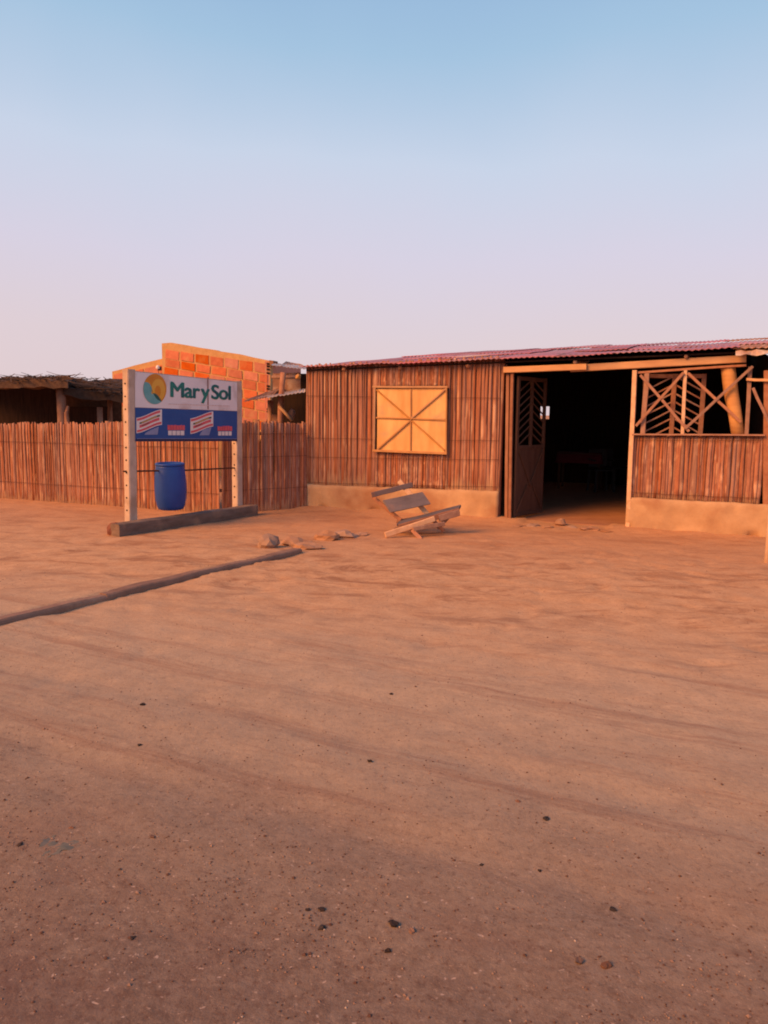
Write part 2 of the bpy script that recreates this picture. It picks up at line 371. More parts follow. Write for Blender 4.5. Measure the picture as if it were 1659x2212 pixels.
def press(cx, cy, a, L_, Wd_, dep):
    c_, s_ = math.cos(a), math.sin(a)
    i0, i1 = bisect.bisect(xs, cx-L_*1.6), bisect.bisect(xs, cx+L_*1.6); j0, j1 = bisect.bisect(ys, cy-L_*1.6), bisect.bisect(ys, cy+L_*1.6)
    for j in range(j0, j1):
        for i in range(i0, i1):
            dx, dy = xs[i]-cx, ys[j]-cy; q_ = ((dx*c_+dy*s_)/L_)**2 + ((-dx*s_+dy*c_)/Wd_)**2
            if q_ < 4:
                x_, y_, z_ = gv[j*nx+i]; gv[j*nx+i] = (x_, y_, z_ - dep*math.exp(-q_*1.4) + dep*.45*math.exp(-((q_-1.7)/.6)**2))
for _ in range(26):                                   # walked lines
    x_, y_ = rf.uniform(-3, 4.5), rf.uniform(3.6, 9.5); a_ = rf.choice((rf.uniform(.2, 1.2), rf.uniform(-.5, .5), rf.uniform(1.2, 2.4)))
    for k_ in range(rf.randint(3, 9)):
        sd_ = .09 if k_ % 2 else -.09
        press(x_ - math.sin(a_)*sd_, y_ + math.cos(a_)*sd_, a_ + rf.uniform(-.2, .2), .15, .07, rf.uniform(.006, .016))
        x_ += math.cos(a_)*.62; y_ += math.sin(a_)*.62
for _ in range(170): press(rf.uniform(-5, 5), rf.uniform(3, 11), rf.uniform(-.6, .6), rf.uniform(.10, .34), rf.uniform(.06, .13), rf.uniform(-.006, .012))
gf = [(j*nx+i, j*nx+i+1, (j+1)*nx+i+1, (j+1)*nx+i) for j in range(len(ys)-1) for i in range(nx-1)]
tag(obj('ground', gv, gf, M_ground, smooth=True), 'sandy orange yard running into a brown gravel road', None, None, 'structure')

# ------------------------------------------------------------------ canes
def cane_mesh(seed, thick=.0225):
    r = random.Random(seed); sides = 6; rings = [0, .18, .36, .55, .72, .88, 1.0]
    vs, fs = [], []; bx, by = r.uniform(-.012, .012), r.uniform(-.006, .006)
    for i, t in enumerate(rings):
        rad = thick*(1 - .12*t)*r.uniform(.86, 1.1)
        cx = bx*math.sin(math.pi*t) + r.uniform(-.003, .003); cy = by*math.sin(math.pi*t)
        for k in range(sides):
            a = 2*math.pi*(k+.5)/sides
            vs.append((cx + rad*(1.0 if k in (2, 5) else .82)*(1 if math.cos(a) > 0 else -1)*(0 if abs(math.cos(a)) < .1 else 1), cy + rad*(.36 if abs(math.cos(a)) < .1 else .25)*math.sin(a), t))
    for i in range(len(rings)-1):
        for k in range(sides): fs.append((i*sides+k, i*sides+(k+1) % sides, (i+1)*sides+(k+1) % sides, (i+1)*sides+k))
    fs.append(tuple(reversed(range(sides)))); fs.append(tuple(range((len(rings)-1)*sides, len(rings)*sides)))
    me = bpy.data.meshes.new('cane'); me.from_pydata(vs, [], fs); me.update(); me.materials.append(M_cane)
    for p in me.polygons: p.use_smooth = True
    return me
CANES = [cane_mesh(i) for i in range(9)]
def cane_row(parent, P0, d, L, zb, zt, ang, step=.033, jt=.02, jb=.02, skip=None, nrm=Vector((0, -1, 0))):
    s = .01
    while s < L:
        k = random.uniform(.75, 1.25)
        b0, t0 = zb(s) + random.uniform(-jb, jb), zt(s) + random.uniform(-jt, jt)
        segs = [(b0, t0)]
        if skip:
            a, b, c, e = skip
            if a < s < b: segs = [(b0, c), (e, t0)]
        for (q, r) in segs:
            p = P0 + d*s + nrm*random.uniform(-.002, .0025); p.z = q
            inst('cane', random.choice(CANES), p, parent, (random.uniform(-.008, .008), random.uniform(-.012, .012), ang + random.uniform(-.10, .10)), (k, 1, r-q))
        s += step*(.42 + .40*k)*random.uniform(.85, 1.15)

# ------------------------------------------------------------------ the cane house
house = thing('cane_house', WA.copy(), 'long cane and mud house with a mauve corrugated roof and an open dark doorway', 'house')
sL, zTL = W(657, 803); sM, zTM = W(1088, 796)
_, zmL = W(662, 1046); _, zmM = W(1085, 1061)
sJ, _ = W(1356, 1100); sR, _ = W(1648, 1000)
sDoor0 = W(1094, 1000)[0]
lerp = lambda a, b, t: a + (b-a)*t
e0s, e0z = W(648, 797); e1s, e1z = W(1580, 758)
zt1 = lambda s: lerp(e0z, e1z, (s-e0s)/(e1s-e0s)) + .035; zb1 = lambda s: lerp(zmL, zmM, s/sM)
zs1, zs2 = W(1365, 941)[1], W(1648, 941)[1]; zq1, zq2 = W(1362, 1074)[1], W(1642, 1088)[1]
zt2 = lambda s: lerp(zs1, zs2, (s-sJ)/(sR-sJ)); zb2 = lambda s: lerp(zq1, zq2, (s-sJ)/(sR-sJ))
print('HOUSE s', sL, sM, sDoor0, sJ, sR, 'z', zTL, zTM, zmL, zmM, zs1, zs2, zq1, zq2)
DEPTH = 7.0
ang = -WANG
wl = obj('wall', [H(a, z, d) for z, d, a in ((-.1, -.031, 0), (-.1, -.031, sM), (-.1, -.105, sM), (-.1, -.105, 0), (zt1(0), -.031, 0), (zt1(sM), -.031, sM), (zt1(sM), -.105, sM), (zt1(0), -.105, 0))], BOXF, M_back, house); wl['label'] = 'closed cane wall left of the doorway'
# window opening numbers
ws0, wz1 = W(812, 838); ws1, wz0 = W(967, 978)
cane_row(wl, H(0, 0, -.02), Wd, sM, lambda s: zb1(s)-.03, lambda s: zt1(s)+.02, ang, skip=(ws0+.03, ws1-.03, wz0+.02, wz1-.02), nrm=Wn)
wr = obj('wall', box_v(H(sJ+.03, -.1, -.031), Wd*(sR-sJ-.03), Win*.074, Z*(zs1+.1)), BOXF, M_back, house); wr['label'] = 'half-height cane wall right of the doorway'
cane_row(wr, H(sJ+.05, 0, -.02), Wd, sR-sJ-.06, lambda s: zb2(s+sJ)-.03, lambda s: zt2(s+sJ)-.005, ang, jt=.006, nrm=Wn)
def wire(parent, A, B, r=.0028, sag=.006, n=14):
    pts = [A.lerp(B, i/n) + Z*(-sag*math.sin(math.pi*i/n) + random.uniform(-.004, .004)) for i in range(n+1)]
    return log('wire', pts, [r]*(n+1), M_iron, parent, sides=5, jit=.02)
for v0, v1 in ((855, 860), (946, 952), (987, 993), (1042, 1052)):
    a = W(662, v0)[1]; b = W(1085, v1)[1]
    wire(wl, H(.02, a, .012), H(sM-.02, b, .012))
    # wires stop at the shutter: it stands proud of them
for f in (.08, .93): wire(wr, H(sJ+.05, lerp(zq1, zs1, f), .012), H(sR-.03, lerp(zq2, zs2, f), .012))

def plinth(name, s0, s1, ztop, seed, label):
    n, m = int((s1-s0)/.045), 14; vs, fs = [], []
    for i in range(n+1):
        s = lerp(s0, s1, i/n); zt = ztop(s) + .014*noise.noise(Vector((s*3, seed, 0))) + .006*noise.noise(Vector((s*11, seed, 3)))
        for j in range(m+1):
            z = lerp(-.12, zt, j/m)
            d = .055 + .022*noise.noise(Vector((s*2.2, z*3, seed))) + .010*noise.noise(Vector((s*8, z*8, seed+4)))
            if j == m: d -= .02
            # crumbled pockets at the foot
            if z < .1 and noise.noise(Vector((s*4.5, 8, seed))) > .32: d -= .07*(1-z/.1)
            vs.append(H(s, z, d))
        vs.append(H(s, zt-.004, -.04)); vs.append(H(s, -.12, -.04))
    k = m+3
    for i in range(n):
        for j in range(k-1): fs.append((i*k+j, (i+1)*k+j, (i+1)*k+j+1, i*k+j+1))
    fs.append(tuple(range(k-1, -1, -1))[::-1]); fs.append(tuple(range(n*k, n*k+k))[::-1])
    o = obj(name, vs, fs, M_mud, house, smooth=True); o['label'] = label; return o
plinth('mud_plinth', 0.0, sM-.01, zb1, 1.7, 'low mud plinth under the closed wall')
plinth('mud_plinth', W(1352, 1120)[0], sR+.16, zb2, 6.2, 'mud plinth right of the doorway')

# window shutter
sh = obj('window_shutter', box_v(H(ws0, wz0, .018), Wd*(ws1-ws0), Wn*.012, Z*(wz1-wz0)), BOXF, M_hole, house)
sh['label'] = 'pale plywood window shutter with eight braces'
def Hq(u, v, d): s, z = W(u, v); return H(s, z, d)
c_ = (889, 907)
quad = [[(816, 840), (889, 839), (889, 905), (817, 902)], [(891, 839), (964, 838), (965, 905), (891, 905)],
        [(817, 904), (889, 907), (889, 975), (816, 972)], [(891, 907), (965, 907), (963, 977), (891, 976)]]
for q in quad:
    f = [Hq(u, v, .034 + random.uniform(0, .004)) for u, v in q]; bk = [Hq(u, v, .0305) for u, v in q]
    obj('panel', f + bk, [(3, 2, 1, 0), (4, 5, 6, 7), (0, 1, 5, 4), (1, 2, 6, 5), (2, 3, 7, 6), (3, 0, 4, 7)], M_ply, sh)
def wbar(name, u1, v1, u2, v2, wid, d, thick, m, parent, jit=.002):
    A, B = Hq(u1, v1, d), Hq(u2, v2, d); dr = (B-A).normalized(); return board(name, A, B, dr.cross(Wn).normalized()*wid, Wn*thick, m, parent, jit=jit)
for a in (((808, 836, 970, 836), .03, .055), ((808, 973, 968, 979), .035, .055), ((813, 836, 811, 976), .028, .05), ((967, 838, 966, 978), .022, .048)):
    wbar('frame', *a[0], a[1], a[2], .035, M_plyfr, sh)
for a, dd in (((890, 840, 889, 975), .044), ((815, 902, 966, 907), .047), ((816, 842, 888, 905), .052), ((966, 840, 892, 903), .053), ((888, 909, 818, 971), .0535), ((892, 909, 962, 972), .0525)):
    wbar('brace', *a, .022, dd, .02, M_plyfr, sh)

# doorway: posts, head beam, rafters ends
def hpost(name, u1, v1, u2, v2, wid, d, thick, m, parent=house, jit=.003): return wbar(name, u1, v1, u2, v2, wid, d, thick, m, parent, jit)
hpost('door_post', 1097, 808, 1093, 1136, .05, -.03, .09, M_wood)
hpost('door_post', 1107, 806, 1101, 1136, .045, .01, .06, M_lath)
hpost('door_post', 1372, 800, 1355, 1150, .06, .015, .07, M_pine)['label'] = 'pale right-hand door post'
hpost('head_beam', 1090, 800, 1268, 793, .085, .05, .06, M_beam)
hpost('head_beam', 1232, 796, 1612, 775, .095, -.005, .05, M_beam)
hpost('packing_strip', 1370, 805, 1612, 789, .03, -.01, .05, M_lath)
hpost('sill', 1366, 938, 1652, 940, .022, .01, .1, M_lath)
for u, v in ((745, 798), (866, 795), (1012, 791), (1243, 783), (1482, 771)):
    s, z = W(u, v); z = max(z, 0); a = H(s, z, .06)
    log('rafter', [a, H(s, z+.03, -.5), H(s, z+.10, -1.2)], [.026, .03, .03], M_wood, house, sides=8)
# wall plate above the closed wall
hpost('wall_plate', 662, 800, 1092, 791, .06, -.135, .05, M_wood)

# lattice bay right of the doorway
hpost('stud', 1398, 806, 1388, 938, .065, -.02, .06, M_lath)
hpost('stud', 1481, 800, 1474, 938, .045, .0, .045, M_pine)
hpost('stud', 1621, 792, 1613, 938, .05, -.02, .05, M_lath)
p0, p1 = Hq(1574, 796, -.10), Hq(1594, 940, -.06)
log('log_post', [Hq(1572, 790, -.1), p0, p0.lerp(p1, .35) - Wd*.01, p0.lerp(p1, .7), p1], [.088, .088, .085, .082, .082], M_beam, house, sides=12)['label'] = 'thick leaning round log post'
for a, d in (((1384, 810, 1488, 932), .035), ((1477, 805, 1374, 920), .05), ((1486, 806, 1600, 912), .034), ((1626, 792, 1480, 926), .052), ((1626, 838, 1668, 930), .035)):
    hpost('cross_brace', *a, .036, d, .018, M_lath)
hpost('rail', 1612, 820, 1690, 823, .035, .04, .03, M_pine)
hpost('corner_post', 1657, 800, 1654, 1150, .07, -.03, .07, M_lath)

# door leaves
def leaf(hinge, dr, wid, zb, zt, label, M_wood=M_door, M_lath=M_door):
    nr = dr.cross(Z)
    P = lambda a, z, d=0: hinge + dr*a + Z*(z-hinge.z) + nr*d
    zm = lerp(zb, zt, .50)
    lf = obj('door_leaf', box_v(P(.02, zb+.02, -.008), dr*(wid-.04), nr*.016, Z*(zm-zb-.02)), BOXF, M_wood, house); lf['label'] = label
    for a in (.03, wid/2, wid-.03): board('stile', P(a, zb if a != wid/2 else zm, 0), P(a, zt, 0), dr*.06, nr*.035, M_lath, lf)
    for z in (zb+.03, zm, zt-.03): board('rail', P(.05, z, 0), P(wid-.05, z, 0), Z*.055, nr*.031, M_lath, lf)
    for a, b in ((.06, wid/2), (wid-.06, wid/2)):
        board('brace', P(a, zm-.05, .022), P(b, lerp(zb, zm, .45), .022), Z*.045, nr*.014, M_lath, lf)
        board('brace', P(wid/2 + (a-wid/2)*.2, lerp(zb, zm, .45), .022), P(a, zb+.08, .022), Z*.04, nr*.014, M_lath, lf)
    n = 8
    for i in range(n):
        z0 = lerp(zm+.03, zt-.1, i/n)
        for a, b in ((.06, wid/2-.03), (wid-.06, wid/2+.03)):
            z1 = z0 + .17
            if z1 > zt-.03: z1 = zt-.03
            board('slat', P(a, z0, 0), P(b, z1, 0), Z*.024, nr*.014, M_lath, lf, n=2, jit=.002)
    return lf
sh_ = W(1111, 1000)[0]; hg = H(sh_, .05, -.05)
best = None
for k in range(5, 90):
    a = math.radians(k); d_ = Wd*math.cos(a) + Win*math.sin(a); u = proj(hg + d_*.86)[0]
    if best is None or abs(u-1169) < best[0]: best = (abs(u-1169), d_, k)
print('door angle', best[2])
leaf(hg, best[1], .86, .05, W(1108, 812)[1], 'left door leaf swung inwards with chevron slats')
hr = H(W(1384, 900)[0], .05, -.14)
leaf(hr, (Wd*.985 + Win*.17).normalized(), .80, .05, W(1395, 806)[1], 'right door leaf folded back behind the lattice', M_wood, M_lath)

# inside: side walls, back wall with a small opening, floor
zr = lambda s, d: lerp(zTL, W(1580, 770)[1], s/W(1580, 770)[0]) + .1*d
E = 8.6
def inner_wall(A, B, za, zb_, label):
    t = (B-A).normalized().cross(Z)*.05
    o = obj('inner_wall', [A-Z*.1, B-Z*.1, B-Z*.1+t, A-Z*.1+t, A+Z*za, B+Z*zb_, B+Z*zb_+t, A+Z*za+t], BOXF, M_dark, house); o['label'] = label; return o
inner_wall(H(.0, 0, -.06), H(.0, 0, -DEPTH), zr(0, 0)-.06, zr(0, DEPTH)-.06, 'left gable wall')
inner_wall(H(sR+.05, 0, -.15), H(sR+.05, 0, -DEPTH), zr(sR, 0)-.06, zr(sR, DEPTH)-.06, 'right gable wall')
bp = WA + Win*DEPTH
o1 = onplane(1166, 905, bp, Wn); o2 = onplane(1187, 878, bp, Wn)
b0, b1 = (o1-WA).dot(Wd), (o2-WA).dot(Wd); z0, z1 = o1.z, o2.z
ss = [0, b0, b1, sR+.05]; top = lambda s: zr(s, DEPTH)-.06
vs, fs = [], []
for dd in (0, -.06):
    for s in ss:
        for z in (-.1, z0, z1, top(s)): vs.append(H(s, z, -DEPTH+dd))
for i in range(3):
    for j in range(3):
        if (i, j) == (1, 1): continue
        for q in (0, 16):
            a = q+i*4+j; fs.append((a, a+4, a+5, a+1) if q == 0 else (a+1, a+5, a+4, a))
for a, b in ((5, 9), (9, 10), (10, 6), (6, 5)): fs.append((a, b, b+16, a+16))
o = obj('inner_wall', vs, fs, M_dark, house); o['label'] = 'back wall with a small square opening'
fl = obj('floor', box_v(H(.02, -.05, -.06), Wd*(sR-.0), Win*(DEPTH-.07), Z*.068), BOXF, M_earth, house); fl['label'] = 'packed earth floor inside'

# roof: sheets of corrugated metal laid in three rows
e0s, e0z = W(648, 797); e1s, e1z = W(1580, 758)
def eave(s): return lerp(e0z, e1z, (s-e0s)/(e1s-e0s)) + .012*noise.noise(Vector((s*1.3, 0, 4)))
SLOPE = .098
def roofpt(s, d): return H(s, eave(s) + SLOPE*(d+.14) + .02*noise.noise(Vector((s*.7, d*.8, 2))), -d)
dk_ = [(.02, -.02), (E, -.02), (E, DEPTH), (.02, DEPTH)]
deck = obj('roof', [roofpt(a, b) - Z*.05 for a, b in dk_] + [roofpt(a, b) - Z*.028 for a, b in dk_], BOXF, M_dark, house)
def sheet(s0, wid, d0, d1, lift, m, skew=0.0, tilt=0.0):
    pit = .078; n = int(wid/pit)*4; rows = 5; vs, fs = [], []
    for j in range(rows+1):
        d = lerp(d0, d1, j/rows)
        for i in range(n+1):
            s = s0 + wid*i/n + skew*(d-d0)
            p = roofpt(s, d); z = .008*math.sin(2*math.pi*(wid*i/n)/pit) + lift + tilt*(i/n) + .004*noise.noise(Vector((s*5, d*5, 1)))
            vs.append(p + Z*z)
    k = n+1; b = len(vs)
    vs += [v - Z*.003 for v in vs]
    for j in range(rows):
        for i in range(n):
            a = j*k+i; fs.append((a, a+1, a+k+1, a+k)); fs.append((b+a+k, b+a+k+1, b+a+1, b+a))
    for i in range(n): fs.append((i, b+i, b+i+1, i+1))
    for j in range(rows): fs.append((j*k, (j+1)*k, b+(j+1)*k, b+j*k))
    return obj('roof_sheet', vs, fs, m, deck, smooth=True)
r = random.Random(5)
for row, (d0, d1) in enumerate(((-.14, 2.2), (2.05, 4.6), (4.45, 7.1))):
    s = -.06 - row*.02
    while s < E:
        m = M_roof if s < 6.0 + r.uniform(-.3, .2) else M_rust
        sheet(s, .86, d0 + r.uniform(-.03, .03), d1 + (r.uniform(-.25, .15) if row == 2 else 0), .012 + row*.012 + r.uniform(0, .012), m, r.uniform(-.006, .006), r.uniform(-.008, .018))
        s += .78
# torn pale zinc flap at the right-hand eave
s0 = W(1588, 765)[0]; vs, fs = [], []; n = 16
for i in range(n+1):
    s = s0 + .95*i/n; a = H(s, eave(s)-.02 + .015*math.sin(i*1.9), .15); b = H(s, eave(s)-.075 + .03*noise.noise(Vector((i*.9, 3, 3))), .21 + .03*math.sin(i*1.3))
    c = H(s, eave(s)+.035, -.05); vs += [b, a, c, c - Z*.004, a - Z*.004, b - Z*.004]
for i in range(n):
    for j in range(5): q = i*6+j; fs.append((q, q+6, q+7, q+1))
obj('zinc_flap', vs, fs, M_zinc, deck)['label'] = 'torn pale zinc flap at the eave'
rk = rock_mesh('stone', M_rockm, .16, .14, .12, 3.0)
pr = roofpt(W(1655, 745)[0]+.25, 1.1)
ro = bpy.data.objects.new('roof_stone', rk); col.objects.link(ro); ro.location = pr + Z*.10; tag(ro, 'brown stone weighing down the roof sheets at the right edge', 'stone')
for (u, v, dd) in ((960, 786, 1.0),):
    s = W(u, 793)[0]; sheet_p = [roofpt(s+a, b)+Z*(.045+c) for a, b, c in ((0, .55, 0), (.5, .6, .01), (.52, 1.1, 0), (.05, 1.05, .012))]
    obj('patch', sheet_p + [p - Z*.006 for p in sheet_p], BOXF, M_zinc, deck)['label'] = 'small pale patch on the roof'

# ------------------------------------------------------------------ fences
def fence(A, B, ztA, ztB, label, step, rail_z, posts=()):
    d = (B-A); L = d.length; d.normalize(); nn = Vector((d.y, -d.x, 0))
    f = thing('cane_fence', A.copy(), label, 'fence')
    a = math.atan2(d.y, d.x)
    cane_row(f, A.copy(), d, L, lambda s: -.04, lambda s: lerp(ztA, ztB, s/L) + .02*noise.noise(Vector((s*1.5, 1, 1))), a, step=step, jt=.024, jb=.01, nrm=nn)
    for z in rail_z: wire(f, A + Z*z + nn*.03, B + Z*z + nn*.03)
    for s in posts:
        p = A + d*s - nn*.07
        log('post', [p - Z*.1, p + Z*.6 + d*.01, p + Z*(lerp(ztA, ztB, s/L)+.03)], [.045, .042, .04], M_wood, f)
    board('rail', A + Z*(ztA-.18) - nn*.045, B + Z*(ztB-.18) - nn*.045, Z*.05, nn*.03, M_wood, f)
    board('rail', A + Z*.35 - nn*.045, B + Z*.35 - nn*.045, Z*.05, nn*.03, M_wood, f)
    return f
F1 = G(0, 1076); F2 = G(476, 1110); fd = (F2-F1).normalized(); fnn = Vector((fd.y, -fd.x, 0))
F0 = F1 - fd*1.6
zf1 = onplane(0, 921, F1, fnn).z; zf2 = onplane(262, 914, F1, fnn).z
L12 = (F2-F1).length; k = (onplane(262, 914, F1, fnn)-F1).length/L12
zfB = zf1 + (zf2-zf1)/k
fence(F0, F2, zf1, zfB, 'long reddish cane fence running behind the signboard', .0285, (.30, .98), (.5, 2.2, 3.9, 5.4))
F3 = WA + Wn*.06 + Wd*.05; fn2 = (F3-F2).normalized(); fn2 = Vector((fn2.y, -fn2.x, 0))
fence(F2 + Vector((.03, .03, 0)), F3, onplane(526, 909, F2, fn2).z, onplane(655, 914, F2, fn2).z, 'short shaded cane fence joining the house corner', .031, (.35, .85, 1.2), (.6,))

# ------------------------------------------------------------------ signboard
sgn = thing('signboard', G(400, 1138), 'white and blue roadside signboard on two perforated concrete posts', 'signboard')
PW, PT = .125, .11
def spost(ubase, vbase, utop, vtop, label):
    base = S(ubase, vbase); topz = S(utop, vtop).z; b = Vector((base.x, base.y, -.3)); h = topz + .3
    tp = S(utop, vtop); lean = Vector((tp.x-base.x, tp.y-base.y, 0)) * (h/(topz-base.z)) * .8
    vs, fs = [], []; nseg = 10
    for i in range(nseg+1):
        f = i/nseg; c = b + Z*(h*f) + lean*(f - .3/h)
        j = lambda: random.uniform(-.003, .003)
        ch = .012
        for a, t in ((ch, 0), (PW-ch, 0), (PW, -ch), (PW, -PT+ch), (PW-ch, -PT), (ch, -PT), (0, -PT+ch), (0, -ch)):
            vs.append(c + Sd*(a+j()) + Sn*(t+j()))
    for i in range(nseg):
        for q in range(8): fs.append((i*8+q, i*8+(q+1) % 8, (i+1)*8+(q+1) % 8, (i+1)*8+q))
    fs.append(tuple(reversed(range(8)))); fs.append(tuple(range(nseg*8, nseg*8+8)))
    o = obj('post', vs, fs, M_post, sgn); o['label'] = label
    # row of bar holes down the outer face, their shade painted as dark discs
    z = .12
    while z < topz - .1:
        c = b + Z*(z+.3) + lean*(((z+.3)-.3)/h) - Sn*(PT*.5)
        hv = []
        for dd in (-.0035, .004):
            for q in range(8):
                aa = 2*math.pi*q/8; hv.append(c + Sd*dd + Sn*math.cos(aa)*.014 + Z*math.sin(aa)*.011)
        obj('bar_hole', hv, [tuple(range(8)), tuple(reversed(range(8, 16)))] + [(q, 8+q, 8+(q+1) % 8, (q+1) % 8) for q in range(8)], M_hole, o)
        z += .158
    return b
bL = spost(281, 1131, 277, 797, 'left post'); bR = spost(513, 1100, 511, 823, 'right post')
TL, TR, BL_, BR_ = S(290, 801), S(512, 824), S(291, 954), S(511, 953)
print('SIGN', TL, TR, BL_, BR_, (TR-TL).length)
def SQ(u, v, d): return S(u, v, 0) + Sn*d      # point on the board plane pushed d out of it
f4 = [SQ(290, 801, .0), SQ(512, 824, .0), SQ(511, 953, .0), SQ(291, 954, .0)]
# board sits just proud of the posts' faces
def slab(name, pts, d, t, m, parent):
    a = [p + Sn*d for p in pts]; b = [p + Sn*(d-t) for p in pts]; n = len(pts)
    fs = [tuple(reversed(range(n))), tuple(range(n, 2*n))] + [(i, (i+1) % n, n+(i+1) % n, n+i) for i in range(n)]
    return obj(name, a + b, fs, m, parent)
bd = slab('board', f4, .004, .03, M_post, sgn)
MID = [(290.5, 880), (511.5, 888)]
white = slab('panel', [SQ(291, 803, 0), SQ(511, 826, 0), SQ(511.4, 887.6, 0), SQ(291, 879.6, 0)], .009, .004, M_white, bd); white['label'] = 'white upper panel lettered Mar y Sol'
blue = slab('panel', [SQ(291, 880.4, 0), SQ(511.4, 888.4, 0), SQ(511, 952, 0), SQ(291.5, 953, 0)], .009, .004, M_blue, bd); blue['label'] = 'blue lower panel with red and cream printed flags'
def c8(x, y): return (500 + x*.3014)*.54, (1440 + y*.3014)*.54
def SC(x, y, d=.0): return SQ(*c8(x, y), d)
def flat(name, pts, d, m, parent): return slab(name, [SC(*p) for p in pts], d, .0015, m, parent)
# seam
flat('seam', [(1083, 228), (1101, 230), (1103, 652), (1087, 652)], .0125, mat('seam_strip', (.30, .17, .16), (.36, .22, .20), bump=0), bd)
flat('bottom_stripe', [(135, 1045), (1478, 1048), (1478, 1078), (140, 1080)], .0115, M_navy, bd)
flat('hairline', [(150, 1040), (1475, 1043), (1475, 1049), (150, 1046)], .0128, M_greyblue, bd)
# round logo
cx, cy, rx, ry = 388, 386, 155, 202
arc = lambda a0, a1, n, rr=1.0: [(cx + rx*rr*math.cos(math.radians(a0+(a1-a0)*i/n)), cy - ry*rr*math.sin(math.radians(a0+(a1-a0)*i/n))) for i in range(n+1)]
flat('logo_disc', arc(0, 352.5, 47), .0115, M_orange, bd)
def strip2(name, outer, inner, d, m):
    n = len(outer); P = [SC(*p) + Sn*d for p in outer + inner]; Q = [SC(*p) + Sn*(d-.0015) for p in outer + inner]
    fs = []
    for i in range(n-1): fs.append((i, n+i, n+i+1, i+1)); 
    return obj(name, P + Q, fs, m, bd)
o_ = arc(152, 305, 20); i_ = []
for j in range(21):
    t = j/20; ax, ay = 300 + 30*t, 300 + 150*t
    # inner wave line from the upper left, down through the middle, to the lower right
    p = ((1-t)**3*250 + 3*(1-t)**2*t*400 + 3*(1-t)*t*t*300 + t**3*478, (1-t)**3*291 + 3*(1-t)**2*t*290 + 3*(1-t)*t*t*500 + t**3*552)
    i_.append(p)
strip2('logo_wave', o_, i_, .0135, M_teal)
d1 = [(i_[j][0], i_[j][1]) for j in range(12, 21)]; d2 = [(p[0]+24*math.sin(math.pi*k/8)+1, p[1]-34*math.sin(math.pi*k/8)) for k, p in enumerate(d1)]
strip2('logo_shade', d1, d2, .0145, M_deep)
am_o = [(430 + 92*math.cos(math.radians(a)), 400 - 150*math.sin(math.radians(a))) for a in range(200, -61, -13)]
am_i = [(425 + 40*math.cos(math.radians(a)), 420 - 80*math.sin(math.radians(a))) for a in range(200, -61, -13)]
strip2('logo_swirl', am_o, am_i, .0135, M_amber)
# lettering
def lettering(txt, x0, ybase, x1, cap, m, d):
    cu = bpy.data.curves.new('lettering', 'FONT'); cu.body = txt; cu.offset = .0; cu.resolution_u = 6; cu.space_word = .55; cu.space_character = .94
    to = bpy.data.objects.new('tmp', cu); col.objects.link(to)
    dg = bpy.context.evaluated_depsgraph_get(); me = bpy.data.meshes.new_from_object(to.evaluated_get(dg))
    bpy.data.objects.remove(to)
    X = [v.co.x for v in me.vertices]; xmin, xmax = min(X), max(X)
    capu = max(v.co.y for v in me.vertices)
    A, B = SC(x0, ybase[0]), SC(x1, ybase[1]); up = (SC(x0, ybase[0]-cap) - A)
    off = origin(bd)
    for v in me.vertices:
        f = (v.co.x-xmin)/(xmax-xmin); v.co = A.lerp(B, f) + up*(v.co.y/capu) + Sn*d - off
    o = bpy.data.objects.new('lettering', me); col.objects.link(o); o.parent = bd
    me.materials.clear(); me.materials.append(m)
    import bmesh
    bm = bmesh.new()
    for i, (a, b) in enumerate(((0, 0), (.012, .002), (-.012, -.002), (.006, -.006), (-.006, .006))):
        n0 = len(bm.verts); bm.from_mesh(me); bm.verts.ensure_lookup_table()
        for v in bm.verts[n0:]: v.co += Sd*a + Z*b + Sn*(.0003*i)
    bm.to_mesh(me); bm.free(); return o
M_letter = mat('green_to_navy_lettering', (.012, .075, .10), (.025, .24, .18), scale=5, rough=.5, bump=0)
lettering('Mar y Sol', 602, (487, 527), 1390, 196, M_letter, .0128)
x = 570
while x < 1380:
    L_ = random.uniform(10, 34); flat('tagline', [(x, 578 + (x-570)*.035), (x+L_, 578 + (x+L_-570)*.035), (x+L_, 588 + (x+L_-570)*.035), (x, 588 + (x-570)*.035)], .0128, M_faint, bd); x += L_ + 8
# printed flags
def flag(x0, x1, yl, yr, hl, hr_):
    sm = lambda t: t*t*(3-2*t)*.75 + t*.25
    def band(name, f0, f1, t0, t1, m, d):
        n = 14; o1_, o2_ = [], []
        for i in range(n+1):
            t = t0 + (t1-t0)*i/n; xx = lerp(x0, x1, t); y = lerp(yl, yr, sm(t)); h = lerp(hl, hr_, t)
            o1_.append((xx, y + h*f0)); o2_.append((xx, y + h*f1))
        strip2(name, o1_, o2_, d, m)
    band('flag_field', 0, 1, 0, 1, M_cream, .0118)
    band('flag_stripe', .05, .20, .02, .93, M_red, .0132)
    band('flag_stripe', .33, .44, .12, .92, M_green, .0132)
    band('flag_stripe', .36, .41, .2, .8, M_amber, .0146)
    band('flag_stripe', .50, .68, .12, .90, M_red, .0132)
    band('flag_stripe', .56, .61, .2, .5, M_green, .0146)
    band('flag_stripe', .80, .94, .02, .98, M_red, .0132)
flag(143, 482, 768, 655, 205, 205); flag(860, 1163, 775, 682, 208, 200)
flat('print_block', [(330, 930), (440, 885), (425, 990), (250, 992), (270, 965)], .0112, M_greyblue, bd)
flat('print_block', [(1030, 930), (1140, 890), (1110, 998), (980, 1000), (1000, 965)], .0112, M_greyblue, bd)
